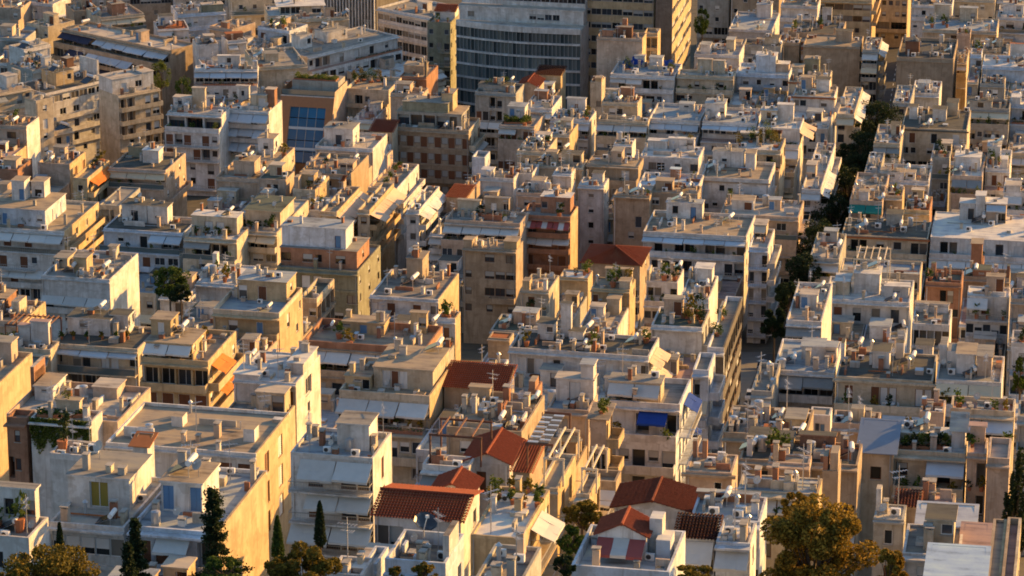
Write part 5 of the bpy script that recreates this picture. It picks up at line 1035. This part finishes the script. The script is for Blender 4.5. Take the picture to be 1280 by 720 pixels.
B('white balcony row above street trees', 1002, 1026, 236, 178, 'W', 'c', ['D.|Aw', 'd.|B', 'w.', 'w.'], ['d.d.d.d|B Aw:0:.5', 'd.d.d.d|B', 'd.d.d.d|B', 'd.d.d.d|B'], [(1004, 1020, 206, 222, 3, 'P', '.d', dict(aw='p'))], 1.8)
B('street side terraces below blank wall', 1046, 1068, 142, 108, 'C', 'c', ['D.|Ay', 'd.|B'], ['d.d.d|B Aw', 'd.d.d|B', 'd.d.d|B'], (), 1.6)
# ------------------------------------------------------------ build everything
D0 = [(s['dep'], s['W']) for s in SPECS]
left_over = resolve()
if '--stats' in __import__('sys').argv:
    for s, (d0, w0) in zip(SPECS, D0):
        if s['dep'] < d0 * .8 or s['W'] < w0 * .9: print('  SHRUNK %s dep %.1f->%.1f W %.1f->%.1f' % (s['label'], d0, s['dep'], w0, s['W']))
extents(); fillers()
print('overlapping pairs left', left_over)
def base_of(s):
    gz = min(ground_z(c.y) for c in corners(s)) - .6; H = max(5.0, s['A'].z - gz); A = s['A']
    root = empty('building', Vector((A.x, A.y, A.z - H)), -s['rotr'], label=s['label'], category='building', group='city buildings')
    s['M'] = Matrix.Translation(root.location) @ Matrix.Rotation(-s['rotr'], 4, 'Z'); s['H'] = H; s['root'] = root; return root, H
def curved_office(s):
    root, H = base_of(s); W, dep = s['W'], s['dep']; N = 40
    def fy(u):                               # front line, bowed away at the left end
        return W * .30 * (u - .62) ** 2 * (1.0 if u < .62 else .35)
    def pt(u, off=0): return (u * W, fy(u) + off)
    fh = 3.25; wall = MB(); wm = WM['W']; nfl = int(H / fh)
    body = MB()
    for i in range(N):
        a, b = pt(i / N, .5), pt((i + 1) / N, .5); body.poly([(a[0], a[1], 0), (b[0], b[1], 0), (b[0], b[1], H), (a[0], a[1], H)], WM['K'])
    body.poly([(W, .5, 0), (W, dep, 0), (W, dep, H), (W, .5, H)], wm); body.poly([(0, fy(0) + .5, 0), (0, dep, 0), (0, dep, H), (0, fy(0) + .5, H)], wm); body.poly([(0, dep, 0), (W, dep, 0), (W, dep, H), (0, dep, H)], wm)
    obj('wall', body, root)
    r = MB(); r.poly([(*pt(i / N, .5), H) for i in range(N + 1)] + [(W, dep, H), (0, dep, H)], RM['c']); obj('roof', r, root)
    for k in range(nfl):
        z = H - k * fh; m = MB()
        for i in range(N):
            a, b, c, d = pt(i / N, -.25), pt((i + 1) / N, -.25), pt((i + 1) / N, .5), pt(i / N, .5); z0, z1 = z - (.3 if k else .8), z + (.12 if k else .6)
            m.poly([(*a, z0), (*b, z0), (*b, z1), (*a, z1)], wm); m.poly([(*a, z1), (*b, z1), (*c, z1), (*d, z1)], wm); m.poly([(*a, z0), (*b, z0), (*c, z0), (*d, z0)], wm)
        obj('spandrel_band', m, root)
        g = MB(); fr = MB(); z1 = z - (.3 if k else .8); z0 = z - fh + .1; nm = int(W / .95)
        for j in range(nm):
            a, b = pt(j / nm, .3), pt((j + 1) / nm, .3); gm = OFFG[rng.choice([0, 1, 1, 2, 2, 3])]
            g.poly([(*a, z0), (*b, z0), (*b, z1), (*a, z1)], gm); x, y = pt(j / nm, .05); fr.box(x - .045, x + .045, y, y + .22, z0, z1, FRAMEM['g'])
        o = obj('window_band', g, root); obj('mullions', fr, o)
    t = MB(); ops = []; tw = W * .98; h = 3.3
    facade(t, tw, h, ['.W.......WWWW...'], 0, lambda a, d, z: (a, d, z), wm, h, ops); t.poly([(0, 0, 0), (0, 9, 0), (0, 9, h), (0, 0, h)], wm); t.poly([(tw, 0, 0), (tw, 9, 0), (tw, 9, h), (tw, 0, h)], wm); t.box(-.2, tw + .2, -.2, 9, h, h + .3, wm, RM['c'])
    room = obj('attic_storey', t, root, (.2, 6.2, H + .02))
    for tt, c, z, ow, oh, rec in ops: add_opening(room, tt, (c, 0, z), 0, ow, oh, rec, 'g', False)
    t = MB(); ops = []; facade(t, tw, 7, ['QQQQQQQQQQQQQQ', 'qqqqqqqqqqqqqq'], 0, lambda a, d, z: (a, d, z), wm, 3.4, ops); t.poly([(0, 0, 0), (0, 5, 0), (0, 5, 7), (0, 0, 7)], wm); t.poly([(tw, 0, 0), (tw, 5, 0), (tw, 5, 7), (tw, 0, 7)], wm); t.box(0, tw, 0, 5, 7, 7.3, wm, RM['c'])
    room = obj('upper_storey', t, root, (.2, 8.5, H + h + .35))
    for tt, c, z, ow, oh, rec in ops: add_opening(room, tt, (c, 0, z), 0, ow, oh, rec, 'g', False)
def bronze(s):
    root, H = base_of(s); W, dep = s['W'], s['dep']; hh, lean = 13.0, 6.5; zb = H - hh
    fp = lambda u, q, d=0: Vector((u * W, -lean * q + d, H - hh * q))
    w = MB()
    for a, b, c, d in (((0, 0), (.2, 0), (.2, 1), (0, 1)), ((.86, 0), (1, 0), (1, 1), (.86, 1)), ((.2, 0), (.86, 0), (.86, .16), (.2, .16))):
        w.poly([fp(*a), fp(*b), fp(*c), fp(*d)], BRONZE)
    for u in (.2, .86): w.poly([fp(u, .16), fp(u, .16, .5), fp(u, 1, .5), fp(u, 1)], BRONZE)
    w.poly([fp(.2, .16), fp(.86, .16), fp(.86, .16, .5), fp(.2, .16, .5)], BRONZE)
    w.poly([(0, -lean, zb), (W, -lean, zb), (W, -lean, 0), (0, -lean, 0)], BRONZE)
    for x in (0, W): w.poly([(x, 0, H), (x, -lean, zb), (x, -lean, 0), (x, dep, 0), (x, dep, H + 1.2), (x, .6, H + 1.2)], WM['P'] if x else BRONZE)
    w.poly([(0, dep, 0), (W, dep, 0), (W, dep, H), (0, dep, H)], BRONZE); obj('wall', w, root)
    cols, rows = 4, 5
    for i in range(cols):
        for j in range(rows):
            a, b = .2 + .66 * i / cols + .006, .2 + .66 * (i + 1) / cols - .006; c, d = .16 + .84 * j / rows + .006, .16 + .84 * (j + 1) / rows - .006
            m = MB(); m.poly([fp(a, c, .3), fp(b, c, .3), fp(b, d, .3), fp(a, d, .3)], BLUEGLASS); obj('pane', m, root)
    fr = MB()
    for i in range(cols + 1):
        u = .2 + .66 * i / cols; fr.slab(fp(u, .16, .22) - Vector((.06, 0, 0)), fp(u, .16, .22) + Vector((.06, 0, 0)), fp(u, 1, .22) + Vector((.06, 0, 0)), fp(u, 1, .22) - Vector((.06, 0, 0)), .08, FRAMEM['g'])
    for j in (1.85, 3.7): 
        q = .16 + .84 * j / rows; fr.slab(fp(.2, q - .012, .2), fp(.86, q - .012, .2), fp(.86, q + .022, .2), fp(.2, q + .022, .2), .08, AM['l'])
    obj('glazing_bars', fr, root)
    r = MB(); r.poly([(.05, .1, H - .3), (W - .05, .1, H - .3), (W - .05, dep, H - .3), (.05, dep, H - .3)], RM['g']); obj('roof', r, root)
    c = MB(); c.box(0, W, -.05, .15, H - .02, H + .16, WM['W']); obj('coping', c, root)
    b = MB(); b.box(1.2, W - .4, dep * .45, dep - .3, H - .3, H + 2.3, WM['G'], RM['g']); obj('plant_room', b, root)
    g = MB(); g.box(.1, W - .1, .5, .56, H + .16, H + 1.3, GRAIL); obj('glass_balustrade', g, root)
    M = s['M']; hedge(M @ Vector((1.5, dep * .6, H + 2.2)), M @ Vector((W - 1, dep * .6, H + 2.2)), 2.5, 1.3, 'ragged green planting along top of bronze building', LEAFB)
for i, s in enumerate(SPECS):
    if s.get('custom') == 1: curved_office(s)
    elif s.get('custom') == 2: bronze(s)
    else:
        root = build(s, i)
        if s.get('fins'):
            m = MB(); m.box(-.16, .16, -.75, 0, -34, 0, WM['W']); me = m.mesh('fin')
            for k in range(s['fins']): obj('fin', me, root, (s['W'] * (k + .5) / s['fins'], 0, s['H'] - .02))

# ------------------------------------------------------------ ground, street
g = MB(); ys = [-300, 0, 120, 180] + list(range(200, 1300, 20)) + [1500, 2500, 6000]; xs = [-3000, -500, -200, -60, 60, 200, 500, 3000]
for a, b in zip(ys, ys[1:]):
    for c, d in zip(xs, xs[1:]): g.poly([(c, a, ground_z(a)), (d, a, ground_z(a)), (d, b, ground_z(b)), (c, b, ground_z(b))], EARTH)
obj('ground', g, kind='structure')
def strip(name, off0, off1, dz, m, thick=0, y0=226, y1=1050, dash=None):
    b = MB(); Y = y0
    while Y < y1:
        Z = min(Y + (dash[0] if dash else 10), y1); xa, xb = street_x(Y), street_x(Z); za, zb = ground_z(Y) + dz, ground_z(Z) + dz
        q = [(xa + off0, Y, za), (xa + off1, Y, za), (xb + off1, Z, zb), (xb + off0, Z, zb)]
        if thick: b.slab(*q, thick, m)
        else: b.poly(q, m)
        Y = Y + sum(dash) if dash else Z
    return obj(name, b, kind='structure')
strip('road', -3.4, 3.4, .05, ASPHALT); strip('pavement', -9, -3.4, .17, PAVE, .2); strip('pavement', 3.4, 9, .17, PAVE, .2); strip('road_marking', -.06, .06, .056, PAINTW, 0, 250, 1040, (3, 4))

# parked cars on the street
def car_parts(paint):
    b, wn, ws, ht, hh = MB(), MB(), MB(), MB(), MB()
    pr = [(-2.0, .35), (-2.05, .75), (-1.75, .95), (-1.15, 1.0), (-.6, 1.42), (.75, 1.44), (1.35, 1.02), (1.95, .95), (2.05, .6), (2.0, .35)]
    n = len(pr); w = lambda z: .84 - max(0, z - .95) * .32
    for i in range(n - 1):
        (a, za), (c, zc) = pr[i], pr[i + 1]; b.poly([(a, -w(za), za), (c, -w(zc), zc), (c, w(zc), zc), (a, w(za), za)], paint)
    for sgn in (-1, 1): b.poly([(x, sgn * w(z), z) for x, z in pr], paint)
    b.poly([(pr[0][0], -.84, .35), (2.0, -.84, .35), (2.0, .84, .35), (pr[0][0], .84, .35)], DARK)
    for sgn in (-1, 1): wn.poly([(-1.05, sgn * (w(1.02) + .01), 1.04), (1.2, sgn * (w(1.02) + .01), 1.04), (.7, sgn * (w(1.38) + .01), 1.37), (-.55, sgn * (w(1.38) + .01), 1.37)], GLASS[0])
    wn.poly([(-1.12, -.74, 1.05), (-1.12, .74, 1.05), (-.64, .66, 1.41), (-.64, -.66, 1.41)], GLASS[0]); wn.poly([(1.33, -.74, 1.07), (1.33, .74, 1.07), (.8, .66, 1.44), (.8, -.66, 1.44)], GLASS[0])
    out = [('body', b), ('windows', wn)]
    for x in (-1.3, 1.3):
        for y in (-.8, .8):
            t = MB(); t.tube((x, y - .1, .32), (x, y + .1, .32), .32, None, DARK, 12); t.tube((x, y - .11, .32), (x, y + .11, .32), .18, None, METAL, 10); out.append(('wheel', t))
    for y in (-.6, .6):
        t = MB(); t.box(-2.07, -2.0, y - .18, y + .18, .62, .76, WHITEM); out.append(('headlight', t))
    return out
for i, (Y, off, cname, c) in enumerate([*[(Y_, o_, n_ , c_) for Y_, o_, n_, c_ in [(452, 2.6, 'second white', (.68, .68, .66)), (466, -2.6, 'dark green', (.03, .07, .04)), (482, 2.6, 'brown', (.12, .07, .04)), (498, -2.6, 'second silver', (.42, .43, .45)), (515, 2.6, 'light blue', (.2, .3, .42)), (540, -2.6, 'second black', (.02, .02, .025)), (640, -2.6, 'yellow', (.6, .42, .05)), (668, 2.6, 'grey blue', (.15, .2, .26))]], (700, 2.6, 'white', (.7, .7, .7)), (712, 2.6, 'silver', (.4, .42, .44)), (724, -2.6, 'dark blue', (.03, .05, .12)), (745, 2.6, 'pale grey', (.55, .55, .53)), (430, 2.5, 'black', (.02, .02, .02)), (420, -2.6, 'red', (.3, .03, .02)), (775, -2.6, 'beige', (.5, .44, .33))]):
    pm = plain('car_paint', c, .25, 0, .6, .03)
    a = math.atan2(1, .142); root = empty('parked_car', (street_x(Y) + off, Y, ground_z(Y) + .055), a + math.pi * (off > 0), label=f'{cname} car parked along the tree lined street', category='car', group='cars parked in the street')
    for n_, m_ in car_parts(pm): obj(n_, m_, root)

# ------------------------------------------------------------ trees
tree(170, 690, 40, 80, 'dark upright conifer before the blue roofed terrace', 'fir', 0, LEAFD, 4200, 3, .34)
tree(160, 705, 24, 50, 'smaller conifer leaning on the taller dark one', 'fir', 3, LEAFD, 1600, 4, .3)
tree(268, 672, 72, 118, 'tall ragged fir in front of golden wall', 'fir', -4, LEAFD, 5200, 5, .34)
tree(75, 675, 13, 44, 'thin dark cypress beside low window band', 'cypress', 2, LEAFD, 1400, 6, .3)
tree(347, 672, 19, 55, 'squat cypress at foot of golden wall', 'cypress', 0, LEAF, 1700, 7, .3)
tree(400, 655, 18, 58, 'slender cypress before the grey awnings', 'cypress', -3, LEAFD, 1900, 8, .3)
tree(62, 724, 120, 92, 'sunlit round tree at the bottom left corner', 'round', 0, LEAFY, 6500, 9, .36)
tree(20, 722, 40, 30, 'low olive bush at the very corner', 'round', -4, LEAFY, 1800, 10, .34)
tree(382, 716, 82, 90, 'broad golden green tree below grey awnings', 'round', -4, LEAFY, 6500, 11, .36)
tree(345, 714, 30, 36, 'small tree beside broad golden green one', 'round', -6, LEAFY, 1800, 12, .34)
tree(495, 718, 20, 22, 'little treetop before white walled roof', 'round', -9, LEAFY, 900, 13, .3)
tree(530, 716, 32, 28, 'small sunlit treetop below the dark dish', 'round', -9, LEAFY, 1400, 14, .3)
tree(280, 712, 60, 30, 'dim shrubs under the ragged fir', 'round', -8, LEAF, 1800, 15, .34)
tree(1017, 690, 136, 148, 'large rust tinted eucalyptus', 'round', -4, LEAFR, 14000, 16, .42)
tree(1003, 640, 60, 60, 'upper crown behind the large eucalyptus', 'round', 4, LEAFR, 3600, 17, .4)
tree(1110, 716, 50, 72, 'small rust tinted tree beside eucalyptus', 'round', -6, LEAFR, 3600, 18, .38)
tree(872, 717, 54, 16, 'sunlit shrub tops at the bottom', 'round', -9, LEAFY, 1600, 19, .34)
tree(728, 648, 56, 46, 'tangled vine tree between the terraces', 'round', 2, LEAFY, 4200, 20, .36)
tree(712, 676, 40, 44, 'shaded lower vine tree', 'round', 0, LEAF, 2200, 21, .36)
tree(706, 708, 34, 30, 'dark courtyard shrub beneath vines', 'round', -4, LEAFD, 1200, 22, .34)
tree(212, 352, 52, 44, 'round dark tree in the courtyard', 'round', -4, LEAF, 4200, 23, .5)
tree(226, 366, 34, 26, 'second dark tree in the courtyard', 'round', -6, LEAFD, 1600, 24, .5)
tree(10, 14, 50, 36, 'autumn coloured tree at the top corner', 'round', 20, LEAFR, 3000, 25, .8)
tree(201, 96, 26, 50, 'bright green tree below the awning ranks', 'round', -10, LEAFB, 1200, 26, .5)
tree(228, 112, 24, 44, 'dark tree by the corrugated roofs', 'round', -8, LEAF, 900, 27, .5)
for i, (x, y, w, h, dd, lab) in enumerate([(1085, 172, 50, 42, 30, 'upper street tree in deep shade'), (1062, 200, 40, 36, 34, 'second street tree below the shaded upper one'), (1060, 235, 56, 50, 28, 'widest street tree in the canyon'), (1040, 268, 50, 46, 26, 'street tree beside widest crown'), (1022, 302, 46, 46, 24, 'street tree above the awnings'), (1008, 338, 36, 40, 22, 'lowest street tree before the bend'), (986, 372, 30, 36, 22, 'added street tree deep below balconies'), (968, 405, 26, 34, 24, 'small added tree in the dark slot'), (1096, 150, 50, 44, 22, 'street tree nearest the parked cars'), (1080, 190, 52, 46, 26, 'spreading street tree in upper canyon'), (1074, 215, 46, 40, 36, 'street tree squeezed between two bigger crowns')]):  # crowns below the bend are added to darken the street slot
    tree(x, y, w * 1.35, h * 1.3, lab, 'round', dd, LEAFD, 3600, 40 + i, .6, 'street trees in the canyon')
tree(878, 28, 22, 40, 'dark tree between ochre wing and roofs', 'round', 10, LEAF, 1400, 60, .7)
tree(1272, 640, 34, 190, 'ivy dark tree at the right edge', 'round', 4, LEAFD, 3000, 61, .4)
tree(1276, 470, 24, 60, 'shrubby tree at right edge', 'round', 4, LEAF, 1600, 62, .4)

# ------------------------------------------------------------ roof gardens, pergolas, the big dish
def on_roof(blabel, px, py):
    for s in SPECS:
        if s['label'] == blabel:
            p = s['M'].inverted() @ hit_z(px, py, s['M'].translation.z + s['H']); p.x = max(.3, min(s['W'] - .3, p.x)); p.y = max(.3, min(s['dep'] - .3, p.y)); return s['M'] @ Vector((p.x, p.y, s['H'] - .02)), s
def shrub(blabel, px, py, size, label, mat=LEAF, h=1.0):
    loc, s = on_roof(blabel, px, py); root = empty('shrub', loc, 0, label=label, category='shrub', group='roof garden shrubs')
    b = MB(); b.tube((0, 0, 0), (0, 0, .4), .25 * size, .32 * size, POT, 8); obj('pot', b, root)
    obj('foliage', leaf_clump(int(220 * size), .75 * size, .75 * size, .75 * size * h, .26, int(px * 7 + py), mat), root, (0, 0, .4 + .6 * size * h))
def roof_hedge(blabel, x0, y0, x1, y1, w, h, label, mat=LEAF):
    a, s = on_roof(blabel, x0, y0); b, _ = on_roof(blabel, x1, y1)
    if (b - a).length > .5: hedge(a, b, w, h, label, mat)
roof_hedge('white wall with hanging green roof hedge', 38, 520, 113, 520, 1.1, .9, 'clipped hedge along edge of ivy covered wall', LEAF)
shrub('white wall with hanging green roof hedge', 84, 512, 1.6, 'round clipped bush behind the roof hedge', LEAFB)
s = next(q for q in SPECS if q['label'] == 'white wall with hanging green roof hedge')
m = MB(); r_ = random.Random(4)
for _ in range(3600):
    x = r_.random() * s['W']; dr = (1.2 + 1.6 * abs(math.sin(x * 1.7)) + r_.random()) * (1 if x < s['W'] * .62 or x > s['W'] * .85 else .55)
    leaf(m, Vector((x, -.05 - .3 * r_.random(), s['H'] + .4 - dr * r_.random())), r_.uniform(.2, .34), r_, LEAFB)
root = empty('hanging_ivy', s['root'].location, -s['rotr'], label='ivy hanging down the white wall below hedge', category='ivy'); obj('foliage', m, root)
for i, (x, y, z, mt) in enumerate([(607, 622, .9, LEAFB), (613, 632, .8, LEAFY), (641, 630, .7, LEAFB), (655, 634, .6, LEAFR), (672, 634, .7, LEAFB), (680, 628, .6, LEAF), (641, 615, .6, LEAFY), (660, 616, .6, LEAFY)]):
    shrub('house with sunny potted plant terrace', x, y, z, f'{ORD[i]} shrub from the left on sunny potted plant terrace' if i < 6 else ['yellowish shrub before the red hipped roof', 'small shrub before checkered pergola'][i - 6], mt, 1.3)
for i, x in enumerate([1132, 1142, 1152, 1162, 1172, 1182]): shrub('cream house with hedged roof terrace', x, 560, .75, f'{ORD[i]} shrub from left on the hedged roof terrace', [LEAF, LEAFD, LEAFB][i % 3], 1.1)
roof_hedge('cream house with hedged roof terrace', 1124, 561, 1186, 561, .5, .6, 'planter hedge along edge of cream roof terrace', LEAFD)
shrub('cream house with hedged roof terrace', 1136, 548, 1.0, 'climber on wall of hedged terrace', LEAFY, 1.5)
shrub('peach annex with sloping canopy', 1211, 558, .8, 'round bush below the sloping canopy', LEAF)
for i, (x, y, z) in enumerate([(438, 104, 1.3), (446, 102, 1.9), (455, 101, 1.7), (464, 103, 2.0), (473, 102, 1.5), (480, 106, 1.3)]): shrub('apartment house with roof garden trees', x, y, z, f'{ORD[i]} roof tree from left over the cream apartments', [LEAF, LEAFY, LEAFD][i % 3], 1.3)
roof_hedge('pinkish columned block, hedged roof', 627, 153, 664, 153, 2.2, 1.7, 'thick hedge filling the columned block roof', LEAF)
for i, (x, y) in enumerate([(624, 110), (632, 108), (612, 111)]): shrub('grey roofs behind hedged block', x, y, 1.6, f'{ORD[i]} green bush on grey roofs behind hedge', LEAF)
for i, (x, y, z, mt) in enumerate([(925, 182, 1.4, LEAFY), (938, 178, 1.6, LEAF), (950, 180, 1.5, LEAFY), (962, 178, 2.0, LEAFB), (970, 184, 1.9, LEAFY)]): shrub('terrace house hidden by climbing plants', x, y, z, f'{ORD[i]} climber from left on the plant hidden terrace', mt, 1.5)
shrub('long white house with blue terrace', 864, 180, 1.6, 'olive bush at end of long white house', LEAFY, 1.3)
shrub('white house hung with blue tarps', 784, 88, 1.9, 'vine bush on the tarp hung house', LEAF, 1.2)
shrub('white house hung with blue tarps', 840, 88, 1.4, 'green bush at corner of tarp house', LEAFB, 1.2)
for i, x in enumerate([75, 92, 110, 128, 146, 160]): shrub('cream block with white glazed canopy', x, 424, .6, f'{ORD[i]} shrub from left over the glazed canopy', [LEAF, LEAFY][i % 2])
for i, (x, y) in enumerate([(246, 436), (252, 428), (257, 420)]): shrub('golden house with orange awnings', x, y, .8, f'{ORD[i]} bush on terrace above orange awnings', LEAFY)
for i, x in enumerate([246, 258, 272, 286]): shrub('cream house with planted loggia', x, 294, 1.0, f'{ORD[i]} shrub from left over the planted loggia', [LEAF, LEAFY][i % 2])
for i, x in enumerate([304, 312, 322, 334]): shrub('peeling cream house with felt roof', x, 286, 1.0, f'{ORD[i]} shrub before the peeling cream wall', [LEAFD, LEAF][i % 2])
for i, x in enumerate([-6, 28, 36, 48]): shrub('white block with brown shutters', x, 281, 1.3, f'{ORD[i]} shrub above the brown shutter balconies', [LEAFD, LEAF][i % 2])
for i, (x, y) in enumerate([(475, 231), (480, 224), (486, 216), (492, 210)]): shrub('pink tower with white stepped terraces', x + 8, y, .9, f'{ORD[i]} shrub on terrace of pink tower', [LEAFB, LEAF][i % 2])
for i, (x, y) in enumerate([(745, 500), (752, 498)]): shrub('white frame house with blue awning', x + 60, y - 4, 1.0, f'{ORD[i]} bush above the blue awning', LEAFY)
for i, (x, y) in enumerate([(752, 518), (757, 514)]): shrub('pink hut with slab roof', x, y, .9, f'{ORD[i]} vine on the slab roof', LEAFB)
for i, (x, y, mt) in enumerate([(842, 412, LEAFY), (850, 412, LEAF), (860, 418, LEAFD), (846, 425, LEAFY)]): shrub('grey green roof on street corner', x + 16, min(404, y - 14), .9, f'{ORD[i]} bush on grey green corner roof', mt, 1.5)
for i, x in enumerate([896, 900]): shrub('corner terrace with plants above street', x, 420 - i * 20, 1.2, f'{ORD[i]} bush on the corner terrace', LEAF)

def pergola(name, blabel, px, py, w, d, h, m, label, nb=4, panels=None):
    loc, s = on_roof(blabel, px, py); root = empty(name, loc, -s['rotr'], label=label, category='pergola', group='rooftop pergolas')
    for x in (0, w):
        for y in (0, d):
            p = MB(); p.box(x - .07, x + .07, y - .07, y + .07, 0, h, m); obj('post', p, root)
    for y in (0, d): p = MB(); p.box(-.1, w + .1, y - .06, y + .06, h, h + .2, m); obj('beam', p, root)
    if panels:
        me = [cached(('pp', k), lambda k=k: (lambda b: (b.box(0, .92, 0, .42, 0, .05, k), b.mesh('panel'))[1])(MB())) for k in panels]
        nx, ny = int(w / .95), int(d / .62)
        for i in range(nx):
            for j in range(ny): obj('panel', me[(i + j) % 2], root, (i * .95, j * .62, h + .21))
    else:
        for i in range(nb):
            x = w * (i + .5) / nb; p = MB(); p.box(x - .06, x + .06, -.2, d + .2, h + .2, h + .36, m); obj('rafter', p, root)
pergola('pergola', 'white terrace under rusty steel pergola', 530, 578, 4.6, 4.2, 2.6, STEEL, 'rusty brown steel pergola over white terrace', 3)
pergola('pergola', 'cream frame terrace, golden side', 676, 606, 1.6, 7, 2.3, CREAMM, 'cream beam frame beside the checkered panels', 2)
pergola('pergola', 'cream frame terrace with plants', 722, 615, 1.2, 5, 2.0, CREAMM, 'cream beam frame among terrace plants', 2)
pergola('pergola', 'lean-to of red roofing sheets', 661, 588, 2.2, 8, 2.4, STEEL, 'pergola roofed with black and white panels', 3, (METAL, plain('grey_panel', (.09, .09, .09))))
pergola('pergola', 'white house with canopy frame roof', 1066, 366, 5.0, 6, 5.2, CREAMM, 'tall white canopy frame on a flat roof', 5)
pergola('pergola', 'terraced block with dark awning', 12, 424, 6, 4, 2.3, STEEL, 'dark timber pergola over furniture terrace', 9)
loc, s = on_roof('white walled roof with big dark dish', 530, 684)
root = empty('satellite_dish', loc, .6, label='big dark mesh dish on the white walled roof', category='satellite dish', group='satellite dishes on the roofs'); root.scale = (1.7,) * 3
for n_, b_ in m_dish((-.1, -.5, .86)):
    b_.mats = [GLASS[3] if n_ == 'bowl' else x for x in b_.mats]; obj(n_, b_, root)
for i, (x, y, lab) in enumerate([(785, 86, 'blue tarp hung over roof junk beside vine bush'), (797, 82, 'second blue tarp nearer the roof stack'), (836, 86, 'small blue tarp at roof corner by green bush')]):
    loc, s = on_roof('white house hung with blue tarps', x, y); root = empty('tarp', loc, i * .5 - .6, label=lab, category='tarp', group='blue tarps on the white house')
    m = MB(); n = 6
    for k in range(n):
        p, q = k / n * 2.4 - 1.2, (k + 1) / n * 2.4 - 1.2; f = lambda t: .12 * math.sin(t * 4 + i)
        m.slab((p, -.9, .5 + f(p)), (q, -.9, .5 + f(q)), (q, .3, 2.0 + f(q + 1)), (p, .3, 2.0 + f(p + 1)), .03, AM['b'])
    obj('sheet', m, root); m = MB(); m.tube((-1.2, .3, 0), (-1.2, .3, 2.0), .04, None, METAL, 5); obj('pole', m, root); m = MB(); m.tube((1.2, .3, 0), (1.2, .3, 2.0), .04, None, METAL, 5); obj('pole', m, root)
# billboard at the top
p = P(880, 2, 930); root = empty('hoarding', Vector((p.x, p.y, ground_z(p.y))), -R(ROT), label='blue and red hoarding between roofs at top', category='hoarding')
for i, (n_, c) in enumerate([('blue_panel', (.05, .16, .38)), ('red_panel', (.55, .06, .06)), ('navy_panel', (.03, .10, .30))]):
    m = MB(); h = p.z - ground_z(p.y); m.box(i * 3.2, i * 3.2 + 3.1, 0, .3, h - 3, h + 4, plain('hoarding_' + n_, c)); obj(n_, m, root)
m = MB(); m.box(0, 9.5, .4, 6, 0, p.z - ground_z(p.y) - 3, WM['K']); obj('base', m, root)
print('things', {k: v for k, v in N_KIND.items()}, 'plants', N_PLANT[0], 'objects', len(bpy.data.objects))
